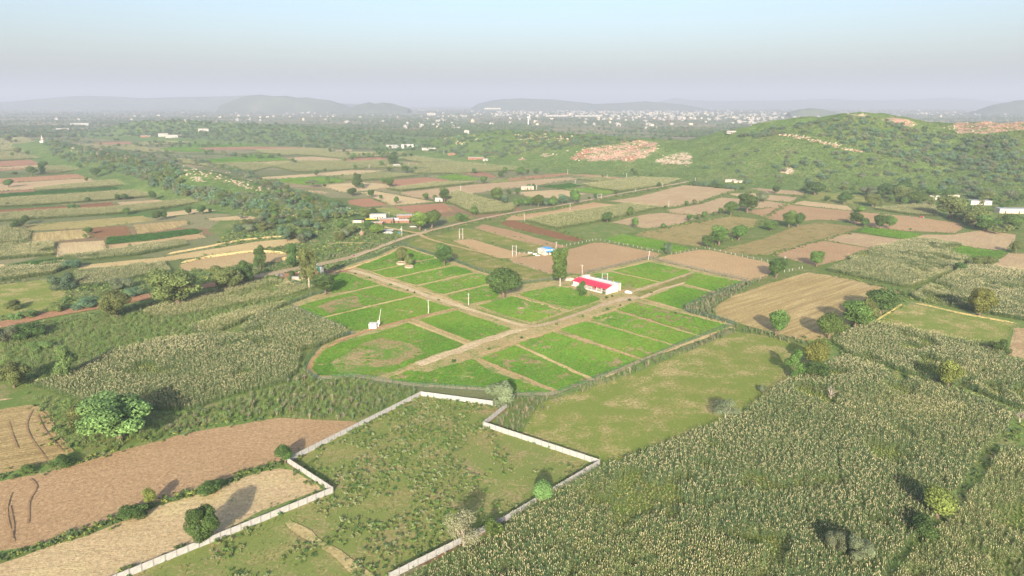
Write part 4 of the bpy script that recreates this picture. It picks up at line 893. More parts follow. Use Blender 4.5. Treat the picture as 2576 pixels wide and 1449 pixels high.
postfence('white concrete posts along the grass field edge', c7([(12, 388), (80, 407), (118, 416), (160, 427), (215, 445), (262, 462), (318, 472), (368, 488)]), .5)
postfence('white concrete posts beside the grey yard track on the right', [(1973, 685), (1985, 683), (1993, 681), (2010, 677), (2018, 676), (1900, 706), (1912, 703)])
# ------------------------------------------------------------------ electricity poles
def pole(label, px, py, hpxs, lean=0.0, arm=True, grp='concrete electricity poles'):
    p = pick(px, py)[0]; hh = np.clip(hpx(py, hpxs), 5, 11); root = empty('electricity_pole', tuple(p)); root.rotation_euler = (0, lean, random.uniform(-.4, .4)); tag(root, label, 'pole', grp)
    w_ = .17 if p[1] < 700 else .24
    MB().hexa([(-w_, -w_*.8, -.3), (w_, -w_*.8, -.3), (w_, w_*.8, -.3), (-w_, w_*.8, -.3), (-w_*.55, -w_*.5, hh), (w_*.55, -w_*.5, hh), (w_*.55, w_*.5, hh), (-w_*.55, w_*.5, hh)]).obj('shaft', M['whitedirty'], root)
    if arm:
        b = MB().box(-.9, .9, -.26, -.15, hh-.55, hh-.42)
        b.obj('cross_arm', M['greysheet'], root)
        for x in (-.8, 0, .8): MB().tube([(x, -.2, hh-.42), (x, -.2, hh-.12)], [.06, .035], 6).obj('insulator', M['greyconc'], root)
    return root
def hframe(label, px, py, hpxs, gap=2.4, box=True):
    p = pick(px, py)[0]; hh = hpx(py, hpxs); root = empty('twin_pole_frame', tuple(p), .25); tag(root, label, 'pole', 'twin-pole transformer frames')
    for s in (-1, 1): MB().hexa([(s*gap/2-.17, -.15, -.3), (s*gap/2+.17, -.15, -.3), (s*gap/2+.17, .15, -.3), (s*gap/2-.17, .15, -.3), (s*gap/2-.11, -.1, hh), (s*gap/2+.11, -.1, hh), (s*gap/2+.11, .1, hh), (s*gap/2-.11, .1, hh)]).obj('shaft', M['whitedirty'], root)
    MB().box(-gap/2-.4, gap/2+.4, -.24, -.15, hh-.5, hh-.35).obj('cross_arm', M['greysheet'], root)
    MB().box(-gap/2-.3, gap/2+.3, -.26, -.15, hh*.45, hh*.45+.15).obj('cross_arm', M['greysheet'], root)
    if box: MB().box(-.45, .45, -.5, .3, hh*.45+.152, hh*.45+1.1).box(-.3, .3, -.3, .1, hh*.45+1.1, hh*.45+1.35).obj('transformer', M['wood'], root)
for lb, x, y, n, *r in [
 ('pale pole in the plot nearest the white water tank', 1078, 790, 36), ('pale pole at the crossing of the sandy farm tracks', 1179, 768, 30),
 ('tall white pole behind the left end of the red-roofed house', 1464, 699, 33), ('leaning white pole at the corner of the two bare fields', 1631, 654, 23, .08),
 ('white pole at the right of the blue-roofed hut', 1398, 634, 26, .06), ('white pole at the left end of the millet strip by the road', 1320, 557, 20),
 ('white pole by the road below the far grove', 1434, 530, 20), ('pole standing alone in the large tan stubble field', 1682, 521, 16), ('pole beside the road between stubble and millet', 1598, 485, 11), ('pole at the dark shrub on the far road', 1667, 472, 11),
 ('pole in front of the far green strip', 1447, 487, 10), ('pole at the corner of the small far millet patch', 1447, 464, 11), ('pole beside the ruined far hut', 1350, 477, 11), ('pole above the far brown strip', 1527, 450, 11), ('pole on the hill foot track among shrubs', 1576, 446, 11), ('pole at the top of the red far field', 1428, 437, 11), ('pole at the end of the far road', 1749, 456, 9),
 ('white pole left of the brick village', 888, 578, 24), ('white pole in front of the brick village by the road', 1011, 594, 25), ('thin pole rising behind the village roofs', 979, 547, 12),
 ('pole in the far tan field left of the grove', 1159, 478, 10), ('pole beside the lone far farm tree', 1029, 418, 10), ('pole in pale millet under the scrub hill', 1220, 418, 9), ('pole by the pink huts at the hill foot', 1117, 390, 12), ('far pole amid left millet', 929, 424, 11), ('white pole at the grey yard track on the right', 1973, 664, 17), ('far pole at the edge of the left woods', 765, 374, 9), ('far pole on the left ridge slope', 217, 351, 10)]: pole(lb, x, y, n, *(r or [0.0]))
hframe('twin white poles left of the blue-roofed hut carrying a transformer', 1294, 645, 28, 2.6)
hframe('twin thin poles in the grass beyond the road fork', 1160, 602, 27, 2.6, False)
hframe('twin white poles behind the right of the red-roofed house', 1521, 709, 22, 3.2)
hframe('far twin poles at the bend of the road', 1508, 503, 15, 4)
# ------------------------------------------------------------------ buildings
def part(name, m, root, *boxes):
    b = MB()
    for q in boxes: b.box(*q)
    return b.obj(name, m, root)
def hut(name, label, px, py, w_, d, hh, rz, wall='white', roof='greyconc', wins=(), doors=(), cat='building', parapet=.0, group=None, z=None, extra=None):
    p = pick(px, py)[0]; root = empty(name, tuple(p), rz); tag(root, label, cat, group)
    part('wall', M[wall], root, (-w_/2, w_/2, 0, d, -.4, hh))
    o = .25; rf = part('roof', M[roof], root, (-w_/2-o, w_/2+o, -o, d+o, hh, hh+.18))
    if parapet: part('parapet', M[wall], root, (-w_/2, w_/2, 0, .2, hh+.18, hh+.18+parapet), (-w_/2, w_/2, d-.2, d, hh+.18, hh+.18+parapet), (-w_/2, -w_/2+.2, .2, d-.2, hh+.18, hh+.18+parapet), (w_/2-.2, w_/2, .2, d-.2, hh+.18, hh+.18+parapet))
    for x in wins:
        wn = part('window', M['wood'], root, (x-.55, x+.55, -.05, .02, 1.0, 2.1)); part('pane', M['glass'], wn, (x-.45, x+.45, -.075, -.052, 1.1, 2.0))
    for x in doors:
        dr = part('door', M['darkhole'], root, (x-.5, x+.5, -.04, .02, 0, 2.1)); part('frame', M['wood'], dr, (x-.6, x-.5, -.08, .02, 0, 2.2), (x+.5, x+.6, -.08, .02, 0, 2.2), (x-.5, x+.5, -.08, .02, 2.1, 2.2))
    return root
# the farmhouse with the red verandah roof
def farmhouse():
    A = G(1441, 719)[:2]; B = G(1526, 741)[:2]; C = G(1546, 735)[:2]; L = np.hypot(*(B-A)); ang = math.atan2((B-A)[1], (B-A)[0]); D = 9.0
    root = empty('farmhouse', (A[0], A[1], .25), ang); tag(root, 'long white farmhouse with red sheet verandah roof among the green plots', 'house')
    zr, ze, V = 3.9, 2.75, 3.4                       # room height, eave height, verandah depth
    part('plinth', M['white'], root, (-.6, L+.2, -.4, D+.2, -.5, .35))
    part('wall', M['cream'], root, (0, L-.003, V, D, .35, zr))
    part('side_wall', M['white'], root, (-.25, 0, V-.2, D, .35, zr+.15)); e = MB(); e.hexa([(L, 0, .35), (L+.25, 0, .35), (L+.25, D+.1, .35), (L, D+.1, .35), (L, 0, ze+.15), (L+.25, 0, ze+.15), (L+.25, D+.1, zr+.75), (L, D+.1, zr+.75)]); e.obj('gable_wall', M['white'], root)
    part('room_wall', M['white'], root, (.2, 3.4, .2, V-.01, .35, ze-.05))
    part('roof', M['white'], root, (-.3, L-.01, V+1.3, D+.1, zr, zr+.2)); part('parapet', M['white'], root, (-.3, L-.01, D-.12, D+.1, zr+.2, zr+.55))
    r = MB(); n = int(L/.55); dx = (L-.02)/n
    for k in range(n):
        x0 = k*dx-.35*(k == 0); x1 = (k+1)*dx; zz = .05 if k % 2 else 0.0
        r.hexa([(x0, -.5, ze+zz), (x1, -.5, ze+zz), (x1, V+1.3, zr+.28+zz), (x0, V+1.3, zr+.28+zz), (x0, -.5, ze+.06+zz), (x1, -.5, ze+.06+zz), (x1, V+1.3, zr+.34+zz), (x0, V+1.3, zr+.34+zz)])
    r.obj('verandah_roof', M['redsheet'], root)
    for k in range(8): x = .3+k*(L-.8)/7; part('pillar', M['white'], root, (x-.13, x+.13, .0, .26, .35, ze+.03))
    for k in range(7):
        if k in (2,): continue
        x0 = .3+k*(L-.8)/7+.14; x1 = .3+(k+1)*(L-.8)/7-.14; rl = MB().box(x0, x1, .08, .18, 1.15, 1.25).box(x0, x1, .08, .18, .45, .52)
        for j in range(1, 8): q = x0+(x1-x0)*j/8; rl.box(q-.03, q+.03, .1, .16, .52, 1.15)
        rl.obj('railing', M['concrete'], root)
    for x, t_ in ((5.5, 'w'), (8, 'd'), (11, 'w'), (14, 'r'), (17, 'w'), (20, 'd'), (23, 'w'), (26, 'd')):
        if x > L-1: continue
        if t_ == 'w': wn = part('window', M['wood'], root, (x-.6, x+.6, V-.06, V+.02, 1.3, 2.5)); part('pane', M['glass'], wn, (x-.5, x+.5, V-.09, V-.062, 1.4, 2.4))
        else: part('door', M['reddoor'] if t_ == 'r' else M['wood'], root, (x-.5, x+.5, V-.06, V+.02, .35, 2.45))
    part('door', M['darkhole'], root, (L-.05, L+.28, 1.1, 2.0, .35, 2.4)) if False else None
    sp = MB()
    for k in range(4): x = 9+k*4.1; sp.hexa([(x, D-.3, zr+.7), (x+3.9, D-.3, zr+.7), (x+3.9, D+2.4, zr+.35), (x, D+2.4, zr+.35), (x, D-.3, zr+.78), (x+3.9, D-.3, zr+.78), (x+3.9, D+2.4, zr+.43), (x, D+2.4, zr+.43)])
    sp.obj('rear_shed_roof', M['greysheet'], root); part('rear_wall', M['whitedirty'], root, (9, 25.3, D+2.2, D+2.35, -.3, zr+.33))
    part('roof_tank', M['white'], root, (3.2, 4.9, D-2.2, D-.6, zr+.205, zr+1.75))
    part('vent_pipe', M['yellow'], root, (L-2.6, L-2.45, D-.5, D-.35, zr+.205, zr+2.0))
    return A, ang, L
fhA, fhang, fhL = farmhouse()
def fh(x, y, z=.25): c, s = math.cos(fhang), math.sin(fhang); return (fhA[0]+c*x-s*y, fhA[1]+s*x+c*y, z)
def chair(loc, rz):
    root = empty('plastic_chair', loc, rz); tag(root, 'red plastic chair on the verandah of the white farmhouse', 'chair', 'red verandah chairs')
    part('seat', M['reddoor'], root, (-.25, .25, -.25, .25, .4, .45)); part('backrest', M['reddoor'], root, (-.25, .25, .22, .27, .452, .95))
    for x in (-.22, .22):
        for y in (-.22, .22): part('leg', M['reddoor'], root, (x-.025, x+.025, y-.025, y+.025, 0, .4))
for k in range(3): chair(fh(13.2+.8*k, 1.7, .6), fhang)
# hut with the blue roof
def bluehut():
    A = G(1353, 640)[:2]; F_ = G(1370, 643)[:2]; B = G(1396, 639.5)[:2]; ang = math.atan2((B-F_)[1], (B-F_)[0]); L = np.hypot(*(B-F_)); Dp = 8.5
    root = empty('blue_roofed_hut', (F_[0], F_[1], .1), ang); tag(root, 'small white hut with blue sheet roof beside the bare field', 'house')
    part('wall', M['whitedirty'], root, (0, L, 0, Dp, -.3, 3.4)); part('roof', M['white'], root, (-.2, L*.48, -.2, Dp+.2, 3.4, 3.6))
    b = MB(); b.hexa([(L*.4, 1.2, 3.61), (L+.5, 1.2, 3.3), (L+.5, Dp+.5, 3.6), (L*.4, Dp+.5, 3.9), (L*.4, 1.2, 3.69), (L+.5, 1.2, 3.38), (L+.5, Dp+.5, 3.68), (L*.4, Dp+.5, 3.98)]); b.obj('blue_roof', M['bluesheet'], root)
    c = MB(); c.hexa([(.3, -2.0, 2.45), (L*.72, -2.0, 2.45), (L*.72, .1, 3.0), (.3, .1, 3.0), (.3, -2.0, 2.53), (L*.72, -2.0, 2.53), (L*.72, .1, 3.08), (.3, .1, 3.08)]); c.obj('porch_roof', M['bluesheet'], root)
    for x in (.5, L*.68): part('porch_post', M['wood'], root, (x-.06, x+.06, -1.85, -1.73, 0, 2.45))
    part('door', M['wood'], root, (L*.3, L*.3+1, -.05, .02, 0, 2.1)); wn = part('window', M['wood'], root, (L*.55, L*.55+1.2, -.05, .02, .9, 2.1)); part('pane', M['glass'], wn, (L*.55+.1, L*.55+1.1, -.075, -.052, 1, 2)); part('window', M['wood'], root, (-.05, .02, 2.6, 3.4, 1, 2))
    for k, x in enumerate((L*.82, L*.98)):
        arc = [(x+1.5*math.cos(a), -1.0-.6*k, 1.5*math.sin(a)) for a in np.linspace(0, math.pi, 9)]
        for j in range(3): o = MB().tube([(p[0]*1, p[1]-.12*j, p[2]*(1-.05*j)) for p in arc], [.16]*9, 6).obj('black_pipe_coil', [M['black']]); o.parent = None; o.location = (F_[0], F_[1], .1); o.rotation_euler = (0, 0, ang); tag(o, 'black pipe coil leaning at the right side of the blue-roofed hut', 'pipe coil', 'black pipe coils')
bluehut()
def trough(label, px, py, w_, d, hh):
    p = G(px, py); root = empty('water_trough', (p[0], p[1], .1), .3); tag(root, label, 'trough')
    part('basin', M['white'], root, (-w_/2, w_/2, -d/2, -d/2+.15, -.1, hh), (-w_/2, w_/2, d/2-.15, d/2, -.1, hh), (-w_/2, -w_/2+.15, -d/2+.15, d/2-.15, -.1, hh), (w_/2-.15, w_/2, -d/2+.15, d/2-.15, -.1, hh)); part('base', M['greyconc'], root, (-w_/2+.15, w_/2-.15, -d/2+.15, d/2-.15, -.1, .12))
trough('low white trough left of the blue-roofed hut', 1345, 640, 2.6, 1.4, .7); trough('long low white slab trough in front of the blue-roofed hut', 1352, 643.5, 2.9, .8, .5); trough('white block trough at the post row left of the hut', 1333, 637, 3.2, 1.2, .4)
# brick village
c9 = lambda x, y: ((1400+x/8.05)*.6289, (820+y/8.05)*.6289)
def vil(name, label, x, y, *a, **k): px, py = c9(x, y); return hut(name, label, px, py, *a, **k)
vil('plastered_house', 'cream plastered house with two dark doors in the brick village', 900, 462, 14, 7, 4.0, .06, 'cream', 'greyconc', (-2.5, 4.2), (-.2, 1.8))
vil('brick_house', 'brick house with a stone slab roof in the middle of the village', 1170, 610, 11.5, 6, 4.2, .12, 'brick', 'greyconc', (-2.6,), (-1.0, 4.3))
vil('brick_house', 'long brick house with open dark verandah at the village right', 1830, 495, 17, 7, 4.4, .14, 'brick', 'greyconc', (-4.5,), (-2, 1, 2.6, 4.2, 5.8))
vil('brick_house', 'low brick shed with pale sheet roof in front of the village', 750, 640, 15, 4, 1.9, .1, 'brick', 'whitedirty', (), (3,))
vil('whitewashed_room', 'small whitewashed room joined to the middle brick house', 1420, 560, 7.5, 4, 3.4, .1, 'white', 'greyconc', (), (1.2,))
vil('brick_house', 'low brick shed with white sheet roof right of the whitewashed room', 1680, 590, 12, 5, 2.6, .08, 'brick', 'white', (), (-3,))
vil('tarpaulin_shed', 'mud shed under a black tarpaulin at the village left', 270, 575, 8.5, 5, 2.3, .0, 'cream', 'black', (), (3.2,))
def tarp(label, px, py, w_, d, hh, m):
    p = pick(px, py)[0]; root = empty('tarpaulin_shelter', tuple(p), .05); tag(root, label, 'shelter')
    b = MB(); b.hexa([(-w_/2, 0, hh), (w_/2, 0, hh*.88), (w_/2, d, hh*1.05), (-w_/2, d, hh*1.15), (-w_/2, 0, hh+.05), (w_/2, 0, hh*.88+.05), (w_/2, d, hh*1.05+.05), (-w_/2, d, hh*1.15+.05)]); b.obj('canopy', M[m], root)
    for x in (-w_/2+.1, w_/2-.1):
        for y in (.1, d-.1): part('post', M['wood'], root, (x-.06, x+.06, y-.06, y+.06, -.2, hh*.88))
tarp('bright yellow tarpaulin shelter in the brick village', *c9(650, 555), 8, 3.5, 2.3, 'yellow'); tarp('white plastic sheet shelter over bundles in front of the village', *c9(1230, 880), 8, 4, 1.6, 'white')
def roundhut(label, px, py):
    p = pick(px, py)[0]; root = empty('thatched_hut', tuple(p)); tag(root, label, 'hut')
    MB().tube([(0, 0, -.2), (0, 0, 1.9)], [1.7, 1.6], 16).obj('wall', M['thatch'], root, True); MB().tube([(0, 0, 1.85), (0, 0, 3.1), (0, 0, 4.3), (0, 0, 4.7)], [2.35, 1.25, .25, .05], 16).obj('thatch_roof', M['thatch'], root)
roundhut('small round thatched hut in the bushes below the village', *c9(380, 985))
def bundle(label, px, py, sx, sy, sz, m):
    p = pick(px, py)[0]; r = np.random.default_rng(int(px*7)); bm = bmesh.new(); bmesh.ops.create_icosphere(bm, subdivisions=2, radius=1)
    for v_ in bm.verts: v_.co = Vector((v_.co.x*sx, v_.co.y*sy, max(-.1, v_.co.z)*sz))*float(r.uniform(.82, 1.12))
    me = bpy.data.meshes.new('bundle'); bm.to_mesh(me); bm.free(); me.materials.append(M[m]); o = meshobj('covered_heap', me); o.location = tuple(p); tag(o, label, 'heap')
bundle('white and black sheet heap in front of the village', *c9(1180, 900), 2.6, 1.8, 1.4, 'white'); bundle('grey heap under dark sheet beside the white one', *c9(1300, 905), 2.0, 1.5, 1.5, 'greysheet'); bundle('blue and white bundle beside the village pole', *c9(1610, 900), 1.8, 1.2, 1.0, 'bluesheet'); bundle('pale log heap under the big village tree', *c9(2035, 705), 3.0, 1.0, .8, 'whitedirty'); bundle('pale stone heap at the village entrance', *c9(1640, 790), 1.3, 1.0, .9, 'white')
bundle('grey boulder heap behind the tall tree by the farmhouse', 1432, 705, 4.0, 2.2, 2.0, 'rock'); bundle('white sacks heap right of the farmhouse', 1578, 737, 1.6, 1.2, 1.5, 'white'); bundle('small white tank heap right of the farmhouse', 1585, 738, 1.3, 1.1, 1.3, 'white'); bundle('small earth mound in the middle plot', 1310, 777, 2.6, 2.2, 1.1, 'thatch')
# water tank and slanting pipe in the left plots
def tank():
    p = G(939, 826); root = empty('water_tank', (p[0], p[1], .3)); tag(root, 'white water tank standing in the left farm plot', 'tank')
    MB().box(-1.7, 1.7, -1.4, 1.4, -.2, 2.1).obj('body', M['white'], root); MB().box(-1.8, 1.8, -1.5, 1.5, 2.1, 2.25).obj('lid', M['white'], root)
    p = G(952, 823); root = empty('slanting_pipe', (p[0], p[1], .3)); tag(root, 'tall leaning white pipe on a pump beside the water tank', 'pipe')
    MB().tube([(0, 0, -.2), (.5, 0, 3), (1.6, 0, 8.6)], [.18, .16, .08], 8).obj('pipe', M['white'], root); MB().box(-.9, .3, -.4, .4, -.2, 1.2).box(-.2, .7, -.35, .35, 1.2, 2.9).obj('pump', M['white'], root)
tank()
def well(label, px, py, r_):
    p = G(px, py); root = empty('stone_ring', (p[0], p[1], .25)); tag(root, label, 'tree ring')
    n = 14
    pm = MB().hexa([(-.22*r_, -.2, -.3), (.22*r_, -.2, -.3), (.2*r_, .2, -.3), (-.2*r_, .2, -.3), (-.22*r_, -.2, 1.1), (.22*r_, -.2, 1.1), (.2*r_, .2, 1.1), (-.2*r_, .2, 1.1)]).mesh('stone', [M['rock']])
    for k in range(n): a = 2*math.pi*k/n; o = meshobj('stone', pm, root); o.location = (r_*math.cos(a), r_*math.sin(a), .05*(k % 3)); o.rotation_euler = (0, 0, a+math.pi/2)
    MB().tube([(0, 0, -.3), (0, 0, .85)], [r_-.2, r_-.2], 14).obj('earth_fill', M['sand'], root)
well('round pale stone ring under the larger tree on the sandy patch', 1010, 665, 3.0); well('low round stone ring under the small tree on the sandy patch', 1029, 674, 2.6)
# the gate
def gate():
    p = G(811, 693); root = empty('gate_pillar', (p[0], p[1], .3)); tag(root, 'white gate pillar at the farm entrance', 'pillar'); part('shaft', M['white'], root, (-.9, .9, -.7, .7, -.3, 4.6)); part('cap', M['white'], root, (-1.05, 1.05, -.85, .85, 4.6, 4.85)); part('lamp_rod', M['greysheet'], root, (-.05, .05, -.05, .05, 4.85, 6.0))
    q = G(797, 681); root = empty('gate_pillar', (q[0], q[1], .3)); tag(root, 'farther white gate pillar partly hidden by the gate tree', 'pillar'); part('shaft', M['white'], root, (-.8, .8, -.7, .7, -.3, 4.2)); part('cap', M['white'], root, (-.95, .95, -.85, .85, 4.2, 4.45))
    d = q-p; L = np.hypot(d[0], d[1]); root = empty('farm_gate', (p[0], p[1], .3), math.atan2(d[1], d[0])); tag(root, 'dark green sheet gate between the white pillars', 'gate')
    for k in range(2): x0 = 1.2+k*(L-2.4)/2; x1 = x0+(L-2.4)/2-.1; part('leaf', M['gategreen'], root, (x0, x1, -.05, .05, .2, 3.9)); part('rail', M['greenpost'], root, (x0, x1, -.12, -.055, .9, 1.1), (x0, x1, -.12, -.055, 2.9, 3.1))
    a = G(750, 688); c = G(795, 684); root = empty('stone_wall', (a[0], a[1], .3), math.atan2((c-a)[1], (c-a)[0])); tag(root, 'low pale stone wall left of the gate', 'wall'); n = 22; L = np.hypot(*(c-a)[:2]); r = np.random.default_rng(3)
    for k in range(n): s = L/n; h_ = r.uniform(.7, 1.2); part('stone', M['rock'], root, (k*s+.03, (k+1)*s-.03, -.35+r.uniform(-.08, .08), .35, -.3, h_))
    p = G(753, 704); root = empty('gate_room', (p[0], p[1], .3), .1); tag(root, 'low cream stone platform by the gate trees', 'platform'); part('block', M['rock'], root, (-4, 6, -1.5, 1.5, -.3, 1.5)); part('slab', M['greyconc'], root, (-4.2, 6.2, -1.7, 1.7, 1.5, 1.65))
gate()
# right-hand village and scattered buildings
for lb, x, y, w_, d, hh, rz, wl, rf, wi, do in [
 ('white hut with pitched pale roof in the right-hand village trees', 2345, 503, 17, 8, 4.5, -.15, 'whitedirty', 'concrete', (-4,), (2,)), ('second pale hut roof among the right-hand village trees', 2398, 500, 12, 7, 3.6, -.1, 'cream', 'white', (2,), (-2,)),
 ('white flat-roofed house with verandah in the right-hand village', 2468, 516, 20, 9, 4.2, -.1, 'whitedirty', 'concrete', (-6, -2, 6), (2,)), ('long blue-grey sheet shed at the right edge', 2552, 537, 26, 9, 4.0, -.12, 'cream', 'greysheet', (), (-8, 4)),
 ('rubble hut with white sheets at the foot of the scrub hill', 1838, 458, 14, 6, 3.0, 0, 'rock', 'concrete', (), (2,)), ('low stone hut right of the rubble hut under the hill', 1858, 460, 12, 6, 2.5, .1, 'rock', 'greyconc', (), (0,)),
 ('ruined grey stone hut beside the far tan field', 1327, 477, 15, 6, 3.6, .1, 'rock', 'greyconc', (-3,), (0, 4)), ('small grey shelter beside the far field tree', 1104, 507, 8, 6, 3.6, .1, 'greyconc', 'concrete', (), (1,)), ('small white shelter behind the lone far farm tree', 998, 419, 11, 6, 3.5, 0, 'white', 'greyconc', (), (1,)),
 ('white house left in the row under the wooded gap', 986, 373, 26, 12, 7, .05, 'white', 'concrete', (-8, 8), (0,)), ('long low white house in the row under the wooded gap', 1005, 374, 34, 12, 4.5, .05, 'white', 'white', (-10, 10), (0,)), ('two-storey pale house at the right of the row under the wooded gap', 1025, 373, 26, 14, 8, .05, 'whitedirty', 'concrete', (-6, 6), (0,)), ('low white house right of the dark trees under the wooded gap', 1079, 378, 28, 10, 4.5, 0, 'white', 'white', (-8,), (4,)),
 ('pink brick hut row at the foot of the scrub hill', 1197, 402, 28, 8, 4, -.2, 'brick', 'whitedirty', (), (-6, 4)), ('small pink hut left of the row at the hill foot', 1136, 391, 14, 8, 4, 0, 'brick', 'brick', (), (0,)), ('small white hut at the right of the pink hut row', 1221, 405, 9, 6, 3.5, -.2, 'white', 'white', (), (0,)),
 ('large white two-level farmhouse beyond the left fields', 436, 347, 44, 18, 8, 0, 'white', 'white', (-14, -6, 6, 14), (0,)), ('white outbuilding left of the large white farmhouse', 411, 344, 28, 14, 9, 0, 'white', 'concrete', (-6,), (4,)), ('white house with columns beyond the spire on the left', 158, 331, 46, 16, 11, 0, 'white', 'white', (-12, 0, 12), (6,)), ('small white house left of the columned house', 137, 333, 14, 12, 9, 0, 'white', 'white', (), (0,)), ('blue-roofed long house in the far left trees', 207, 316, 60, 20, 11, 0, 'white', 'bluesheet', (-16, 16), (0,)), ('second blue-roofed house in the far left trees', 187, 315, 36, 18, 9, 0, 'white', 'bluesheet', (-8,), (6,)),
 ('low grey-blue roofed shed beyond the left red strip', 366, 345, 30, 12, 4, 0, 'brick', 'greysheet', (), (0,)), ('white roadside house at the foot of the wooded hill', 512, 331, 30, 12, 8, 0, 'white', 'white', (-6,), (6,))]: hut('village_house', lb, x, y, w_, d, hh, rz, 'town' if wl == 'white' and y < 420 else wl, 'town' if rf == 'white' and y < 420 else rf, wi, do)
hut('hilltop_house', 'small white two-storey house on the crest of the scrub hill', 1174, 338, 11, 10, 9, 0, 'town', 'town', (-3, 3), (0,))
def spire():
    p = pick(107, 358)[0]; root = empty('temple_spire', tuple(p)); tag(root, 'white and red tapering temple spire on the left ridge', 'temple'); part('base', M['white'], root, (-4, 4, -4, 4, -1, 3)); MB().tube([(0, 0, 3), (0, 0, 6), (0, 0, 10), (0, 0, 14)], [3.4, 2.8, 1.6, .4], 8).obj('tower', M['whitedirty'], root); MB().tube([(0, 0, 14), (0, 0, 16)], [.5, .1], 8).obj('finial', M['white'], root); MB().tube([(0, 0, 6), (0, 0, 7.2)], [3.0, 2.8], 8).obj('band', M['reddoor'], root)
spire()
def tower(label, px, py, hh, r_, m):
    p = G(px, py); root = empty('water_tower', tuple(p)); tag(root, label, 'tower'); MB().tube([(0, 0, 0), (0, 0, hh*.75)], [r_*.45, r_*.35], 10).obj('shaft', M[m], root); MB().tube([(0, 0, hh*.75), (0, 0, hh*.8), (0, 0, hh*.95), (0, 0, hh)], [r_*.4, r_, r_, r_*.5], 12).obj('tank', M[m], root)
tower('tall white water tower beyond the scrub hill', 1329, 314, 38, 7, 'white'); tower('slender brick chimney tower on the plain beyond the hill', 1682, 318, 26, 4, 'brick'); tower('second white water tower farther behind the first', 1333, 304, 34, 6, 'whitedirty')
# the town on the plain
TB = []
rt = np.random.default_rng(11)
def townpts(n, x0, x1, y0, y1, pk=None):
    x = rt.uniform(x0, x1, n); y = y0+(y1-y0)*rt.random(n)**1.3
    if pk is not None: k = fbm(x*6, y*40, 300) > pk; x, y = x[k], y[k]
    return np.stack([x, y], 1)
T = np.concatenate([townpts(420, 1240, 1790, 275, 292), townpts(160, 1500, 1950, 280, 303), townpts(90, 1560, 2080, 286, 318), townpts(60, 700, 1240, 276, 296), townpts(50, 100, 900, 276, 310), townpts(60, 1900, 2576, 278, 292), townpts(40, 1880, 2010, 296, 318), townpts(40, 960, 1300, 286, 326), townpts(40, 2300, 2700, 283, 295), townpts(25, 1280, 1560, 292, 318)])
T = T[np.argsort(-T[:, 1])]
def townmesh(seed):
    r = np.random.default_rng(seed); b = MB(); w_, d, hh = r.uniform(9, 15), r.uniform(9, 14), r.uniform(5, 9.5)
    b.box(-w_/2, w_/2, -d/2, d/2, -1, hh); b.box(-w_/2-.2, w_/2+.2, -d/2-.2, d/2+.2, hh, hh+.9, 1)
    if r.random() < .7: x = r.uniform(-.2, .2)*w_; b.box(x-2, x+2, 0, 3.5, hh+.9, hh+3.4)
    for f in range(1+int(hh > 7)):
        for k in range(3): x = -w_/2+w_*(k+.5)/3; b.box(x-.8, x+.8, -d/2-.06, -d/2, 1+f*3.4, 2.7+f*3.4, 2)
    return b.mesh('town_house', [M['town' if seed % 3 else 'cream'], M['town'], M['darkhole']])
TM = [townmesh(s) for s in range(12)]
for k, (x, y) in enumerate(T[:290]):
    p = G(x, y); o = meshobj('town_house', TM[k % 12]); o.location = tuple(p); o.rotation_euler = (0, 0, rt.uniform(-.5, .5)); s = rt.uniform(.8, 1.35); o.scale = (s*rt.uniform(.9, 1.6), s, s)
    tag(o, 'white house among the scattered town on the hazy plain', 'house', 'white town houses on the plain')
rest = T[290:]; P_TOWN = protocol('town_block', [bpy.data.objects.new('a', m_) for m_ in TM]); Pw = G(rest[:, 0], rest[:, 1]); scatter('town_mass', 'dense far mass of white town houses', 'town', P_TOWN, Pw, np.column_stack([rt.uniform(.9, 2.2, len(Pw)), rt.uniform(.8, 1.3, len(Pw)), rt.uniform(.8, 1.6, len(Pw))]))
for lb, x, y, w_, d, hh in [('large white block building standing out on the middle plain', 1085, 290, 50, 20, 13), ('long white building under the middle far hill', 1239, 275, 90, 25, 8), ('long white factory shed in the town', 1400, 293, 120, 40, 8), ('second long white factory shed right in the town', 1480, 293, 150, 40, 7), ('white estate house with yellow front before the town', 1635, 324, 60, 20, 8), ('white walled house group at the hill saddle', 1840, 336, 15, 9, 4), ('pale house group beyond the wooded gap', 1145, 324, 50, 16, 7), ('white shed row beyond the scrub hill peak', 1880, 307, 60, 18, 5)]:
    hut('large_building', lb, x, y, w_, d, hh, 0, 'town', 'town', [w_*f for f in (-.4, -.3, -.2, -.1, .1, .2, .3, .4)], (0,))
# ------------------------------------------------------------------ trees: patterns 8 m tall and 8 m wide
def lobes_round(r, n=18, z0_=.17):
    L = []
    for k in range(n):
        d = unit(r.normal(size=3)); q = r.uniform(.35, .62); L.append((d[0]*q*4*.72, d[1]*q*4*.72, 8*(z0_+(1-z0_)*.5)+d[2]*q*8*(1-z0_)*.52, r.uniform(1.1, 1.75), r.uniform(.9, 1.4)))
    return L+[(0, 0, 8*(z0_+(1-z0_)*.5), 2.2, 2.1)]
def lobes_tall(r, n=20):
    L = []
    for k in range(n): z = 1.6+5.7*(k+.5)/n; w_ = 2.9*math.sin(math.pi*min(.92, .18+.75*(z-1.0)/7)); a = r.uniform(0, 6.28); q = r.uniform(.2, .95)*w_; L.append((q*math.cos(a), q*math.sin(a), z, r.uniform(.9, 1.4), r.uniform(.8, 1.2)))
    return L
def lobes_acacia(r, n=15):
    L = []
    for k in range(n): a = r.uniform(0, 6.28); q = math.sqrt(r.random())*3.3; z = 7.0-.22*q**1.6+r.uniform(-1.6, .2); L.append((q*math.cos(a), q*math.sin(a), z, r.uniform(1.0, 1.6), r.uniform(.45, .75)))
    return L
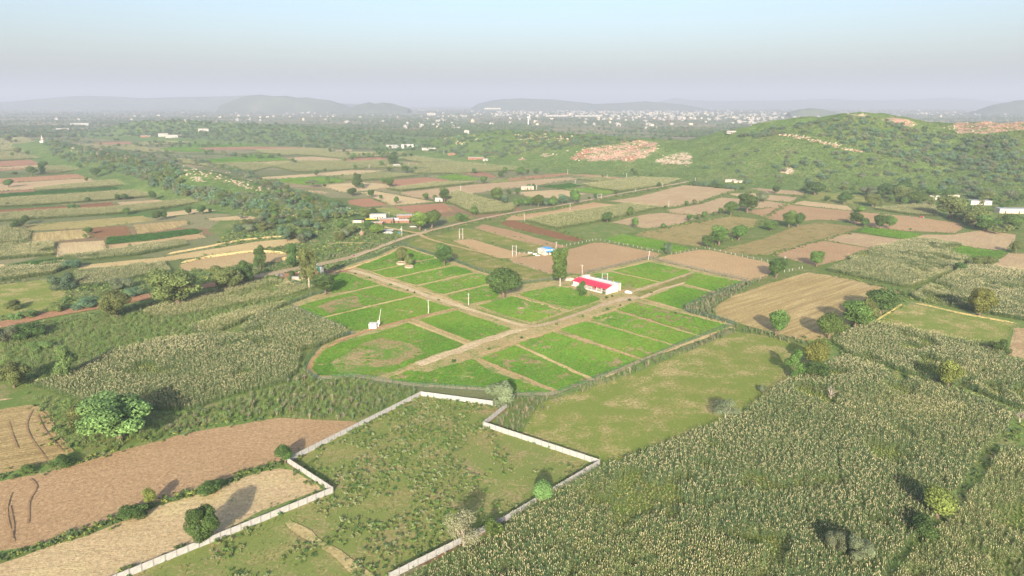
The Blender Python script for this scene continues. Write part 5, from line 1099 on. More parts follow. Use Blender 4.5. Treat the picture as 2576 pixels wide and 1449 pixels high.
def lobes_open(r, n=17):
    L = []
    for k in range(n): d = unit(r.normal(size=3)); q = r.uniform(.6, 1.0); L.append((d[0]*q*2.9, d[1]*q*2.9, 4.3+d[2]*q*2.6, r.uniform(1.0, 1.5), r.uniform(.9, 1.3)))
    return L
def lobes_column(r):
    L = []
    for z, w_, n in ((3.0, 1.9, 6), (4.1, 2.5, 6), (5.6, 2.3, 6), (6.9, 2.1, 6)):
        for k in range(n): a = r.uniform(0, 6.28); q = r.uniform(.3, .9)*w_; L.append((q*math.cos(a), q*math.sin(a), z+r.uniform(-.5, .4), r.uniform(1.0, 1.4), r.uniform(.8, 1.1)))
    return L
def lobes_bush(r, n=13):
    L = []
    for k in range(n): a = r.uniform(0, 6.28); q = math.sqrt(r.random())*2.9; z = r.uniform(.16, .80-.09*q)*8; L.append((q*math.cos(a), q*math.sin(a), z, r.uniform(1.1, 1.7), r.uniform(1.2, 1.8)))
    return L
def crownmesh(L, n, leaf, seed, shell=.72):
    r = np.random.default_rng(seed); L = np.array(L); wt = L[:, 3]**2; i = r.choice(len(L), n, p=wt/wt.sum())
    d = unit(r.normal(size=(n, 3))); q = r.uniform(shell**3, 1.12**3, (n, 1))**(1/3)
    C = L[i, :3]+d*q*np.stack([L[i, 3], L[i, 3], L[i, 4]], 1); C[:, 2] = np.maximum(C[:, 2], .15)
    lt = r.uniform(.78, 1.22, len(L)); N = d+r.normal(0, .5, (n, 3))+[0, 0, .25]
    return quads('crown', leafcards(C, N, leaf*r.uniform(.65, 1.35, n), r, 1.15), [M['leaf']], None, lt[i]*r.uniform(.72, 1.28, n))
def trunkmesh(L, seed, rad=.3, fork=2.2, mats=None, limbs=6, extra=False):
    r = np.random.default_rng(seed); b = MB(); L = sorted(L, key=lambda l: -l[3]); top = np.array([r.uniform(-.25, .25), r.uniform(-.25, .25), fork])
    b.tube([(0, 0, -.4), (0, 0, .12), tuple(top*np.array([.6, .6, .5])), tuple(top)], [rad*1.6, rad*1.15, rad*.9, rad*.75], 8)
    for l in L[:limbs]:
        e = np.array(l[:3]); m1 = top+(e-top)*.45+r.normal(0, .25, 3)+[0, 0, .2]; b.tube([tuple(top-[0, 0, .2]), tuple(m1), tuple(e)], [rad*.6, rad*.36, rad*.12], 6)
        if extra:
            for k in range(5): s = top+(e-top)*r.uniform(.4, .95); t2 = s+unit(r.normal(size=3)+[0, 0, .5])*r.uniform(.8, 1.8); b.tube([tuple(s), tuple((s+t2)/2+r.normal(0, .12, 3)), tuple(t2)], [rad*.16, rad*.1, rad*.04], 4)
    return b.mesh('trunk', [mats or M['bark']], True)
SPEC = {}
def species(k, fn, n, leaf, variants=3, rad=.3, fork=2.2, bark='bark', shell=.72, limbs=6):
    out = []
    for s in range(variants): r = np.random.default_rng(hash((len(k), ord(k[0]), ord(k[1]), s)) % 9999); L = fn(r); out.append((trunkmesh(L, s, rad, fork, M[bark], limbs), crownmesh(L, n, leaf, s+1, shell)))
    SPEC[k] = out
species('round', lobes_round, 7000, .33, 4, .32, 1.8)
species('tall', lobes_tall, 6000, .33, 3, .28, 2.6)
species('acacia', lobes_acacia, 3600, .34, 4, .22, 3.0, limbs=9)
species('sage', lobes_open, 11000, .27, 3, .3, 2.4, limbs=9)
species('column', lobes_column, 7000, .33, 1, .26, 2.4, 'palebark')
species('bush', lobes_bush, 5000, .33, 3, .2, 1.2)
species('thin', lobes_open, 4200, .23, 2, .24, 2.4, 'palebark', limbs=12)
r0 = np.random.default_rng(5); SPEC['bare'] = [(trunkmesh(lobes_open(r0, 14), s, .24, 2.2, M['palebark'], 14, True), None) for s in range(2)]
LC = {'dark': (.085, .15, .043), 'mid': (.115, .195, .05), 'olive': (.16, .195, .065), 'yellow': (.20, .235, .06), 'sage': (.21, .27, .15), 'mint': (.165, .265, .085), 'grey': (.18, .215, .12), 'teal': (.125, .205, .11), 'bright': (.18, .29, .06), 'straw': (.27, .275, .165)}
_cc = {}
def colored(me, c):
    if me is None: return None
    k = (me.name, c)
    if k not in _cc: m2 = me.copy(); m2.materials[0] = leafm(LC[c]); _cc[k] = m2
    return _cc[k]
NT = [0]
def tree(kind, px, py, h_px, w_px, c, label, group=None, P=None, name=None, hm=None, wm=None):
    h_px *= 1.18; w_px *= 1.12; p = P if P is not None else pick(px, py)[0]; hh = hm or hpx(py, h_px); ww = wm or wpx(py, w_px)
    NT[0] += 1; tm, cm = SPEC[kind][NT[0] % len(SPEC[kind])]; nm = name or {'round': 'broadleaf_tree', 'tall': 'tall_tree', 'acacia': 'thorn_tree', 'sage': 'spreading_tree', 'column': 'column_tree', 'bush': 'bush', 'thin': 'thin_tree', 'bare': 'bare_tree'}[kind]
    root = empty(nm, (p[0], p[1], p[2]-.05), random.uniform(0, 6.28)); root.scale = (ww/7.2, ww/7.2, hh/8.0); tag(root, label, 'bush' if kind == 'bush' else 'tree', group)
    meshobj('trunk', tm, root)
    if cm is not None: meshobj('crown', colored(cm, c), root)
    return root
# --- named trees: kind x y height width colour label
for ln in '''
sage 302 1108 98 165 mint|large pale green spreading tree beside the long ploughed field
bush 222 1068 58 82 olive|olive bushy tree behind the large pale green spreading tree
sage 36 975 60 66 olive|dark olive tree at the left edge above the small stubble field
tall 168 951 68 52 mint|pale green upright tree in the weeds at the left
bush 103 880 26 40 mint|rounded light green bush in the left weeds
sage 295 800 62 74 olive|large olive tree on the near side of the red road
sage 450 770 88 118 olive|biggest olive-green tree overhanging the red road
sage 568 730 58 72 olive|olive tree on the red road right of the biggest one
tall 622 712 48 45 dark|dark tree on the red road just before the grey stretch
bush 160 726 40 58 teal|blue-green bush at the corner of the left millet
bush 308 726 32 42 sage|pale sage bush right of the left millet field
bush 336 746 26 38 teal|small blue-green bush beside the red road under the olive tree
bush 215 774 26 62 teal|wide low blue-green bush on the far side of the red road
bush 145 784 26 30 olive|small olive bush on the far side of the red road
bush 76 798 22 36 mint|light green bush at the left part of the red road
bush 42 804 20 28 mint|smallest light green bush at the left end of the red road
bush 32 778 26 40 olive|yellow-topped olive bush in the left short grass
bush 72 850 40 72 dark|dark bush mass on the near side of the red road at left
bush 12 862 46 52 grey|grey-green bush at the left edge below the red road
bush 470 874 15 36 grey|low grey bush at the corner of the left millet strips
tall 656 678 50 36 dark|dark upright tree by the sandy cutting, left of two
tall 735 673 52 38 dark|dark upright tree by the sandy cutting, right of two
column 778 729 88 52 olive|tall two-tiered olive tree by the farm gate
round 818 742 48 60 dark|dark round tree at the farm gate corner
round 736 700 18 18 dark|small dark tree inside the short curved fence by the gate
round 1010 662 37 32 olive|larger tree in the stone ring on the sandy patch
round 1029 672 28 22 olive|small tree in the lower stone ring on the sandy patch
round 1117 669 50 48 dark|dense dark round tree at the top edge of the farm
round 1266 750 68 90 dark|broad dark tree with thick pale trunk in the middle of the farm
column 1409 720 80 52 mid|tall two-tiered green tree left of the red-roofed house
tall 1463 746 33 24 dark|small dark tree in front of the red-roofed house
round 1956 843 57 54 mid|round green tree on the near edge of the big row-marked stubble field
round 2085 852 58 66 mid|green tree nearest in the clump right of the row-marked stubble
round 2152 828 64 80 mid|large green tree in the middle of the clump right of the stubble
round 2182 810 52 54 olive|paler tree tucked into the clump right of the stubble
round 2214 790 58 86 dark|wide dark tree at the far end of the clump right of the stubble
round 1952 699 47 54 dark|dark round tree at the right corner of the second bare field
round 2054 671 38 44 mid|green tree at the corner of the square brown field
sage 2463 794 64 58 yellow|yellow-green tree above the small olive field at right
bush 2515 887 33 46 dark|dark bush by the muddy sand at the right edge
round 2050 928 64 62 yellow|yellow-green round tree at the right corner of the meadow
bush 2048 948 42 68 dark|dark low tree in front of the yellow-green meadow corner tree
tall 1997 955 62 44 mid|upright green tree left in the meadow corner group
round 2384 977 62 64 yellow|yellow-green tree in the hedge between the right millet fields
bare 2565 1062 40 46 grey|bare grey tree at the right edge
bare 2090 1006 36 38 grey|bare pinkish dry tree standing in the foreground millet
thin 1825 1054 42 64 grey|thin grey-leaved leaning tree at the meadow and millet edge
bush 1917 987 20 20 grey|small grey bush on the meadow edge left of the corner trees
round 2358 1305 72 90 yellow|large yellow-green tree in the lower right millet
bush 2313 1348 54 76 dark|dark bushy tree below the large yellow-green one
sage 2097 1396 52 54 grey|grey-green tree near the bottom edge, left of a pair
sage 2163 1420 64 60 grey|grey-green tree near the bottom edge, right of a pair
round 1365 1270 54 50 mint|bright mint-green round tree over the right side of the white wall
thin 1166 1386 90 88 straw|pale straw-grey wispy tree over the lower white wall
bush 1245 1354 52 48 mid|dense green bush against the lower white wall
sage 1256 1030 66 72 sage|pale blue-green tree at the back corner of the white wall
sage 512 1368 84 78 dark|loose dark green tree outside the left white wall
round 380 1274 42 34 yellow|small yellow-green tree in the hedge between the left fields
round 718 1165 42 48 dark|dark round bush at the left corner of the white wall
bush 530 1243 34 58 dark|large dark bush in the hedge between the left fields
bush 338 1302 36 64 dark|dark bush in the hedge below the small yellow-green tree
bush 155 1172 26 48 dark|dark bush on the bank left above the long ploughed field
bush 70 1189 20 34 mid|small bush on the bank at the far left
round 1056 579 40 54 bright|left one of the two big trees at the brick village
round 1086 574 42 54 mid|right one of the two big trees at the brick village
round 919 549 23 32 olive|tree behind the left end of the brick village
round 941 541 16 22 dark|dark tree behind the cream village house
round 929 581 23 33 dark|dark round tree in front of the brick village
round 948 590 25 40 bright|bright green round tree in front of the brick village
bush 1163 557 24 35 mid|round bushy tree beside the road right of the village
round 1194 541 20 22 mid|small tree in front of the millet right of the village
round 1118 508 33 29 dark|dark tall tree at the corner of millet and tan field
round 885 493 19 29 dark|dark round tree left above the small red field
round 934 497 19 22 dark|dark round tree right above the small red field
round 997 513 17 15 mid|small lone tree in the tan wedge field
round 1071 503 16 19 mid|small tree at the lower edge of the long tan field
tall 901 474 33 27 dark|tall dark tree in the far tan strips
acacia 788 471 17 32 grey|flat grey thorn tree left of the far tan strips
round 826 463 18 13 mid|small tree on the edge of the far green field
round 980 471 22 28 mid|tree at the left end of the long red field
tall 988 416 26 28 dark|dark dense tree with hut in the far pale millet
round 1020 435 18 20 dark|dark round tree right of the lone far farm tree
round 1216 463 19 22 mid|tree beside the far olive patch
round 1249 508 33 36 mid|left tall tree of the grove by the road
round 1447 513 33 33 mid|right end tree of the grove by the road
round 1527 560 25 28 dark|dark tree at the front edge of the millet strip
round 1585 544 22 19 mid|small tree on the millet strip's right part
round 1597 573 24 20 mid|small round tree in the lower tan field edge
round 1838 542 34 38 mid|round green tree left of the large dark one
round 1880 535 45 54 dark|large dark round tree among the tan fields
round 1920 509 25 31 grey|greyish round tree right behind the large dark one
round 1808 617 44 52 mid|left large round tree in the row above the second bare field
round 1858 604 35 47 mid|right large round tree in the row above the second bare field
round 1780 624 29 33 dark|dark smaller tree left in the row above the second bare field
tall 1679 639 25 22 teal|small dark blue-green tree on the post fence
round 1984 573 39 38 mid|left of the twin round trees on the brown field edge
round 2006 572 34 36 dark|right of the twin round trees on the brown field edge
round 2153 565 29 36 dark|dark round tree on the right brown field
round 2176 571 20 24 dark|small dark tree beside the round one on the right brown field
round 2212 577 35 35 dark|left of the two touching trees on the right brown field
round 2236 576 33 34 mid|right of the two touching trees on the right brown field
round 1940 580 23 42 mid|low wide tree left of the twin round trees
round 2123 514 28 40 dark|dark round tree in the light green patch under the hill
round 2080 507 13 18 dark|small dark bush in the light green patch under the hill
round 2050 490 31 54 dark|wide dark tree at the hill foot by tan fields
round 2390 550 54 76 olive|largest olive tree of the right-hand village
round 2225 490 26 48 dark|dark tree at the left of the right-hand village
round 2265 507 36 54 olive|second tree from the left in the right-hand village
round 2307 515 31 54 mid|tree before the pale hut in the right-hand village
round 2195 520 31 44 olive|tree left of the small village millet patch
round 2450 567 46 66 olive|olive tree at the right end of the right brown field
round 2480 582 36 64 mid|tree below the right-hand village houses
round 2545 577 36 52 mid|tree at the far right of the right-hand village
sage 2182 494 23 40 grey|pale grey-green tree at the hill foot left of the village
round 2275 482 26 38 dark|dark tree behind the right-hand village
round 2345 500 26 44 mid|tree behind the pitched pale hut
round 2386 498 23 44 mid|tree on the hill side behind the largest olive tree
round 2482 507 26 42 olive|tree beside the white flat-roofed house
round 2163 535 15 28 bright|bright green shrub-like tree at the right brown field corner
sage 2555 638 29 27 olive|tree at the corner of the right edge stubble field
round 2460 672 27 38 olive|olive tree between the two right millet fields
round 2415 685 23 28 dark|dark tree at the corner of the right millet field
round 2487 669 22 30 olive|tree right of the pair between the right millet fields
round 241 445 21 28 dark|dark tree on the left red and tan strips
round 22 471 19 28 mid|lone round tree in the tan strip at the left edge
tall 106 437 26 22 dark|dark upright tree by the upper left red strips
round 80 441 21 25 mid|green tree left of the dark upright one
round 297 504 15 16 dark|left of two dark trees in the left millet strip
round 315 503 15 19 dark|right of two dark trees in the left millet strip
round 385 503 21 22 dark|dark tree at the right end of the left millet strip
round 221 508 11 17 dark|small dark bush above the dark ploughed strip
round 180 528 14 23 mid|bush on the lower edge of the dark ploughed strip
round 318 541 17 20 mid|round tree in the lower left millet strip
round 394 555 23 22 dark|left of the two round trees at the left tan field
round 414 552 21 19 dark|right of the two round trees at the left tan field
round 475 541 20 18 dark|left of the two trees on the small sandy field
round 508 539 21 25 dark|right of the two trees on the small sandy field
bush 44 576 25 29 dark|dark large bush at the far left millet corner
round 64 565 21 23 dark|dark tree behind the far left millet corner bush
round 224 590 17 24 mid|round tree between the two small left plots
bush 181 674 23 46 teal|wide bush at the end of the left millet strip
'''.strip().splitlines():
    a, lb = ln.split('|'); k, x, y, hh, ww, c = a.split(); tree(k, float(x), float(y), float(hh), float(ww), c, lb)
# --- smaller trees no one could tell apart
def minor(txt, label, group, c, kind='round'):
    for q in txt.split(): x, y, hh = [float(v) for v in q.split(',')]; tree(kind, x, y, hh, hh*random.uniform(.95, 1.25), random.choice(c), label, group)
minor('958,501,10 1095,503,12 911,475,13 817,471,8 964,462,14 796,443,14 818,433,9 861,446,8 960,419,14 893,425,11 979,432,12 1036,437,11 1046,427,8 954,393,20 915,394,9 736,409,11 743,412,9 831,384,10 865,384,9 990,396,14 937,398,9 960,398,9 1034,394,8 1193,437,13 1260,447,16 1270,437,16 885,404,11 868,407,8 1070,446,8 1010,418,9', 'small dark tree dotted among the far middle fields', 'small trees in the far middle fields', ['dark', 'mid'])
minor('1270,516,23 1280,491,13 1300,521,20 1318,518,18 1335,519,22 1355,521,30 1375,520,22 1392,521,25 1415,513,22 1302,490,16 1330,473,10 1342,472,9', 'leafy green tree of the roadside grove in the middle distance', 'trees of the roadside grove', ['mid', 'teal', 'mid', 'dark'])
minor('1500,502,16 1549,490,11 1482,503,8 1657,471,12 1598,441,12 1308,441,20 1327,439,12 1348,438,14 1516,447,6 1605,449,8 1640,444,9 1470,440,7 1590,432,7', 'small dark tree along the far road under the scrub hill', 'small trees under the scrub hill', ['dark', 'mid'])
minor('1740,466,12 1752,468,13 1765,469,12 1778,470,14 1790,471,13 1803,473,13 1816,474,14 1830,475,13 1843,476,12 1856,477,12 1868,477,10 1800,464,16 1880,462,13 1745,462,9', 'dark low bushy tree in the thicket at the hill foot', 'thicket at the hill foot', ['dark', 'teal'], 'bush')
minor('1669,575,12 1733,557,16 1758,553,14 1772,548,16 1796,543,9 1812,539,15 1673,525,8 1727,519,13 1747,515,12 1952,488,20 2028,499,12 2124,481,13 1996,497,8 1890,488,8 2290,580,6 2195,575,6', 'small round tree on the boundaries of the right tan fields', 'small trees on the tan fields', ['mid', 'dark', 'olive'])
minor('278,438,9 218,457,11 115,419,13 45,388,16 31,394,10 20,358,19 40,440,8 30,441,9 196,527,11 410,529,10 529,534,9 475,566,10 215,601,12 328,625,11 92,436,11 20,517,8 80,520,7 70,392,12 200,425,14', 'small tree dotted over the left-hand field strips', 'small trees in the left-hand fields', ['dark', 'mid', 'olive'])
minor('894,690,5 931,701,6 983,718,6 1025,732,5 1043,738,6 1104,757,6 1584,757,7 1528,780,7 1466,798,8 1526,751,7 1540,747,6 1520,740,8 1312,853,8 1638,738,6 1817,806,6 1230,881,8 1141,911,9 1062,690,4 1130,690,4 1400,818,7 1700,790,6 1560,770,5', 'small dark green sapling beside the farm tracks', 'saplings along the farm tracks', ['dark', 'mid'], 'bush')
# --- thorn trees of the rocky ridge and the hill foot: the nearest ones singly, the rest as woodland
def zone(poly, n, seed, dmin=0):
    r = np.random.default_rng(seed); a = np.array(poly, float); x = r.uniform(a[:, 0].min(), a[:, 0].max(), n*6); y = r.uniform(a[:, 1].min(), a[:, 1].max(), n*6); k = inpoly(x, y, a); return np.stack([x[k][:n], y[k][:n]], 1)
RZ = [(110, 352), (150, 345), (260, 362), (320, 378), (420, 385), (500, 402), (640, 440), (700, 460), (780, 500), (860, 520), (900, 545), (820, 560), (700, 545), (600, 530), (500, 505), (440, 490), (380, 470), (340, 448), (250, 425), (190, 412), (120, 392)]
knob = lambda a: a[~inpoly(a[:, 0], a[:, 1], [(440, 418), (520, 415), (600, 442), (700, 486), (660, 496), (560, 486), (470, 468)])]
rz_ = knob(zone(RZ, 330, 3)); ro = inpoly(rz_[:, 0], rz_[:, 1], [(450, 425), (520, 422), (660, 480), (640, 490), (540, 475), (470, 462)]) & (np.random.default_rng(2).random(len(rz_)) < .85); rz_ = rz_[~ro]
rz_ = np.vstack([rz_, zone([(560, 560), (700, 520), (860, 560), (900, 600), (700, 620), (640, 590), (560, 590)], 40, 8)])
rz_ = rz_[np.argsort(-rz_[:, 1])]; PP = pick(rz_[:, 0], rz_[:, 1]); rr = np.random.default_rng(4)
for k in range(min(105, len(PP))): tree(['bush', 'sage', 'round'][k % 3], 0, 0, 0, 0, ['grey', 'teal', 'teal', 'olive', 'mid'][k % 5], 'grey-green thorn tree on the near end of the rocky ridge', 'thorn trees on the rocky ridge', P=PP[k], hm=rr.uniform(5.5, 9), wm=rr.uniform(7, 12), name='thorn_tree')
def farcrown(fn, seed, n, leaf): r = np.random.default_rng(seed); return crownmesh(fn(r), n, leaf, seed, .6)
P_FAR = protocol('far_tree', [proto('a', farcrown(f, s, 420, .95), LC[c]) for f, s, c in ((lobes_round, 1, 'dark'), (lobes_round, 2, 'mid'), (lobes_bush, 3, 'grey'), (lobes_bush, 4, 'teal'), (lobes_round, 5, 'olive'), (lobes_bush, 6, 'dark'))])
def woods(name, label, P, hmin, hmax, idx=None, wide=1.15):
    n = len(P); hh = rr.uniform(hmin, hmax, n); scatter(name, label, 'woodland', P_FAR, P-np.array([0, 0, .2]), np.column_stack([hh/8*wide*rr.uniform(.85, 1.4, n), hh/8*wide*rr.uniform(.85, 1.4, n), hh/8]), idx if idx is None else np.random.default_rng(1).choice(idx, n))
woods('ridge_woodland', 'thorn woodland covering the far end of the rocky ridge', np.vstack([PP[105:], pick(*knob(zone(RZ, 520, 13)).T)]), 4.5, 8.5, [2, 3, 2, 3, 1, 4])
W1 = zone([(60, 330), (380, 300), (560, 304), (700, 314), (850, 320), (1000, 345), (1080, 360), (1100, 380), (980, 380), (830, 374), (640, 362), (400, 345), (200, 345)], 1100, 21)
woods('wooded_hill_trees', 'dark trees covering the low hill beyond the far left fields', pick(*W1.T), 6, 10, [2, 3, 0, 5, 3])
W1 = np.vstack([zone([(1060, 345), (1180, 332), (1300, 326), (1400, 332), (1480, 342), (1560, 350), (1500, 362), (1430, 375), (1350, 380), (1250, 400), (1150, 395), (1080, 380)], 230, 22), zone([(1440, 345), (1600, 348), (1700, 352), (1560, 360), (1480, 372), (1430, 372)], 50, 29), zone([(1960, 318), (2150, 292), (2300, 315), (2400, 340), (2560, 345), (2576, 400), (2576, 450), (2350, 420), (2250, 400), (2160, 380), (2060, 345)], 400, 23), zone([(2060, 345), (2160, 392), (2260, 415), (2576, 455), (2576, 520), (2400, 490), (2250, 470), (2100, 420)], 90, 24), zone([(1850, 345), (1960, 320), (1980, 335), (1900, 350)], 40, 25), zone([(1760, 380), (2000, 370), (2150, 410), (2200, 470), (1900, 460), (1750, 440)], 45, 26)])
woods('hill_thorn_trees', 'grey-green thorn trees scattered over the scrub hill', pick(*W1.T), 4, 7, [2, 3, 2, 3, 3], 1.35)
W1 = np.vstack([zone([(2140, 505), (2230, 490), (2400, 500), (2576, 520), (2576, 600), (2480, 590), (2420, 560), (2360, 545), (2340, 515), (2200, 525)], 40, 31), zone([(2000, 478), (2200, 478), (2400, 488), (2576, 505), (2576, 520), (2200, 500)], 30, 32)])
woods('village_trees', 'further trees of the right-hand village', pick(*W1.T), 5, 9, [0, 1, 4])
# the plain beyond: lines and clumps of trees
rf = np.random.default_rng(9); n = 52000; y = 262+np.abs(rf.random(n))**1.0*84; x = rf.uniform(-250, 2830, n); Pg = G(x, y); q = fbm(Pg[:, 0], Pg[:, 1], 420); q2 = vnoise(Pg[:, 0]*.35, Pg[:, 1], 130)
k = (Pg[:, 1] < 17000) & ((.55*q+.45*q2 > .52) | (rf.random(n) < .08)) & (hz(Pg[:, 0], np.minimum(Pg[:, 1], 4000)) < .5); Pg = Pg[k]; s = rf.uniform(.75, 1.5, len(Pg))*np.clip(Pg[:, 1]/5000, 1, 1.5)
scatter('plain_trees', 'far trees in lines and clumps over the hazy plain', 'trees', P_FAR, Pg, np.column_stack([s*1.25, s*1.25, s]), rf.choice([0, 1, 0, 5, 4], len(Pg)))
n = 500; x = np.r_[rf.uniform(0, 700, n), rf.uniform(500, 1100, 120)]; y = np.r_[rf.uniform(320, 372, n), rf.uniform(372, 400, 120)]; Pg = G(x, y); k = (fbm(Pg[:, 0], Pg[:, 1], 160) > .54) & (hz(Pg[:, 0], Pg[:, 1]) < .3); Pg = Pg[k]
woods('far_field_trees', 'trees between the farther left-hand fields', Pg, 6, 11, [0, 1, 5, 4])
# grass tufts and low shrub on the hill slopes
n = 16000; a = np.array([(1300, 330), (1500, 345), (1750, 356), (1960, 316), (2150, 290), (2400, 310), (2620, 310), (2620, 560), (2300, 500), (1900, 470), (1740, 455), (1400, 430), (1200, 405)], float); W1 = zone(a, n, 41); P1 = pick(*W1.T); P1 = P1[(P1[:, 2] > .5)]; px, py, _ = proj(P1); bad = np.zeros(len(P1), bool)
for poly, r_ in ROCKPX: bad |= inpoly(px, py, poly) & (rf.random(len(P1)) < .85)
P1 = P1[~bad]; scatter('hill_scrub', 'low green scrub and grass over the hill slopes', 'scrub', P_SHRUB, P1, rf.uniform(.35, 1.2, len(P1)), rf.choice([0, 1, 1, 2, 4], len(P1)))
# rocks on the hills
def rockmesh(seed):
    r = np.random.default_rng(seed); bm = bmesh.new(); bmesh.ops.create_icosphere(bm, subdivisions=1, radius=1)
    for v_ in bm.verts: v_.co = Vector((v_.co.x*1.3, v_.co.y, v_.co.z*.7))*float(r.uniform(.65, 1.2))
    me = bpy.data.meshes.new('rock'); bm.to_mesh(me); bm.free(); me.materials.append(M['rockred' if seed % 4 == 3 else 'rock']); return me
P_ROCK = protocol('rock', [bpy.data.objects.new('a', rockmesh(s)) for s in range(8)])
W1 = []
for poly, r_ in ROCKPX: p_ = np.array(poly, float); ar = abs(np.sum(p_[:, 0]*np.roll(p_[:, 1], -1)-np.roll(p_[:, 0], -1)*p_[:, 1]))/2; W1.append(zone(poly, int(ar*.010)+2, int(p_[0, 0])))
def lineph(pts, n, sx, sy): a = np.array(pts, float); s = np.r_[0, np.cumsum(np.hypot(*np.diff(a, axis=0).T))]; u = rf.uniform(0, s[-1], n); return np.stack([np.interp(u, s, a[:, 0])+rf.normal(0, sx, n), np.interp(u, s, a[:, 1])+rf.normal(0, sy, n)], 1)
W1 += [lineph([(1960, 338), (2030, 348), (2075, 361), (2110, 366)], 170, 4, 2.0), lineph([(2118, 374), (2175, 382)], 60, 4, 1.5), lineph([(1296, 337), (1350, 347), (1440, 352)], 90, 12, 6), lineph([(450, 432), (500, 430), (560, 448), (640, 470), (680, 480)], 170, 14, 7), lineph([(748, 508), (800, 518), (860, 524), (905, 534)], 110, 8, 3), lineph([(190, 372), (250, 385), (330, 400)], 60, 14, 7), lineph([(380, 302), (480, 305), (600, 308)], 70, 14, 2.5), lineph([(1110, 345), (1135, 356), (1200, 345)], 40, 12, 6)]
W1 = np.vstack(W1); P1 = pick(*W1.T); scatter('hill_rocks', 'pale and reddish boulders on the hills and ridge', 'rocks', P_ROCK, P1, rf.uniform(.5, 1.9, len(P1))*np.clip(P1[:, 1]/1000, .7, 1.8))
# ------------------------------------------------------------------ people and vehicles
def person(label, px, py, top, bottom, pose='stand', P=None, rz=0.0):
    p = P if P is not None else pick(px, py)[0]
    if pose == 'ride': V = {'pel': (0, 0, .80), 'ch': (0, .12, 1.22), 'nk': (0, .14, 1.42), 'hd': (0, .18, 1.62), 'sl': (-.2, .12, 1.36), 'el': (-.26, .3, 1.12), 'hl': (-.25, .55, 1.05), 'sr': (.2, .12, 1.36), 'er': (.26, .3, 1.12), 'hr': (.25, .55, 1.05), 'kl': (-.2, .38, .66), 'fl': (-.17, .25, .28), 'tl': (-.17, .4, .26), 'kr': (.2, .38, .66), 'fr': (.17, .25, .28), 'tr': (.17, .4, .26)}
    else: V = {'pel': (0, 0, .92), 'ch': (0, .02, 1.28), 'nk': (0, .02, 1.46), 'hd': (0, .05, 1.64), 'sl': (-.2, .02, 1.4), 'el': (-.27, .02, 1.12), 'hl': (-.28, .1, .86), 'sr': (.2, .02, 1.4), 'er': (.27, .04, 1.12), 'hr': (.27, .14, .88), 'kl': (-.11, .04, .5), 'fl': (-.12, -.06, .07), 'tl': (-.12, .14, .04), 'kr': (.11, .1, .5), 'fr': (.12, .12, .07), 'tr': (.12, .3, .04)}
    E = [('pel', 'ch'), ('ch', 'nk'), ('nk', 'hd'), ('ch', 'sl'), ('sl', 'el'), ('el', 'hl'), ('ch', 'sr'), ('sr', 'er'), ('er', 'hr'), ('pel', 'kl'), ('kl', 'fl'), ('fl', 'tl'), ('pel', 'kr'), ('kr', 'fr'), ('fr', 'tr')]
    Rd = {'pel': .15, 'ch': .17, 'nk': .07, 'hd': .115, 'sl': .075, 'el': .05, 'hl': .045, 'sr': .075, 'er': .05, 'hr': .045, 'kl': .08, 'fl': .055, 'tl': .04, 'kr': .08, 'fr': .055, 'tr': .04}
    ks = list(V); me = bpy.data.meshes.new('person'); me.from_pydata([V[k] for k in ks], [(ks.index(a), ks.index(b)) for a, b in E], [])
    o = meshobj('person', me); o.location = tuple(p); o.rotation_euler = (0, 0, rz); md = o.modifiers.new('skin', 'SKIN'); sv = me.skin_vertices[0].data
    for k, s in zip(ks, sv): s.radius = (Rd[k], Rd[k])
    sv[0].use_root = True; o.modifiers.new('sub', 'SUBSURF').render_levels = 1
    m, t, b = mat('person_clothes', .85, .1); co = nd(t, 'ShaderNodeSeparateXYZ'); t.links.new(obco(t), co.inputs[0])
    c = ramp(t, math_(t, 'DIVIDE', co.outputs[2], 1.8), [(0, (.05, .04, .03)), (.06, bottom), (.52, top), (.81, (.26, .15, .10)), (.93, (.02, .018, .016))], 'CONSTANT'); t.links.new(c, b.inputs['Base Color']); me.materials.append(m)
    tag(o, label, 'person'); return o
def wheel(parent, x, y, z, r_, w_, name='wheel'):
    n = 20; wh = MB().tube([(x-w_/2, y, z), (x-w_/2*.9, y, z), (x+w_/2*.9, y, z), (x+w_/2, y, z)], [r_*.86, r_, r_, r_*.86], n).obj(name, M['black'], parent); MB().tube([(x-w_/2-.012, y, z), (x+w_/2+.012, y, z)], [r_*.55, r_*.55], 12).obj('rim', M['greysheet'], wh); return wh
def motorbike(label, P, rz, m='white'):
    root = empty('motorbike', P, rz); tag(root, label, 'motorbike'); wheel(root, 0, -.65, .3, .3, .12); wheel(root, 0, .65, .3, .3, .1)
    MB().hexa([(-.12, -.6, .45), (.12, -.6, .45), (.12, .3, .5), (-.12, .3, .5), (-.1, -.7, .75), (.1, -.7, .75), (.12, .35, .85), (-.12, .35, .85)]).obj('body', M[m], root); MB().hexa([(-.13, -.75, .76), (.13, -.75, .76), (.12, .05, .78), (-.12, .05, .78), (-.13, -.75, .86), (.13, -.75, .86), (.11, .05, .86), (-.11, .05, .86)]).obj('seat', M['black'], root)
    MB().tube([(0, .65, .3), (0, .42, 1.0)], [.05, .04], 6).obj('fork', M['greysheet'], root); MB().tube([(-.35, .38, 1.02), (0, .44, 1.05), (.35, .38, 1.02)], [.025]*3, 6).obj('handlebar', M['greysheet'], root); MB().tube([(0, .47, .95), (0, .56, .95)], [.1, .08], 10).obj('headlight', M['glass'], root)
q = G(703, 695.5); motorbike('white motorbike parked left of the farm gate', (q[0]-1.6, q[1], .36), 1.3); motorbike('dark motorbike parked nearest the gate path', (q[0]+1.4, q[1]-.3, .36), 1.7, 'bluesheet'); person('person in a blue shirt standing between the bikes at the gate', 0, 0, (.10, .16, .30), (.05, .06, .10), P=(q[0]-.2, q[1]+.7, .35))
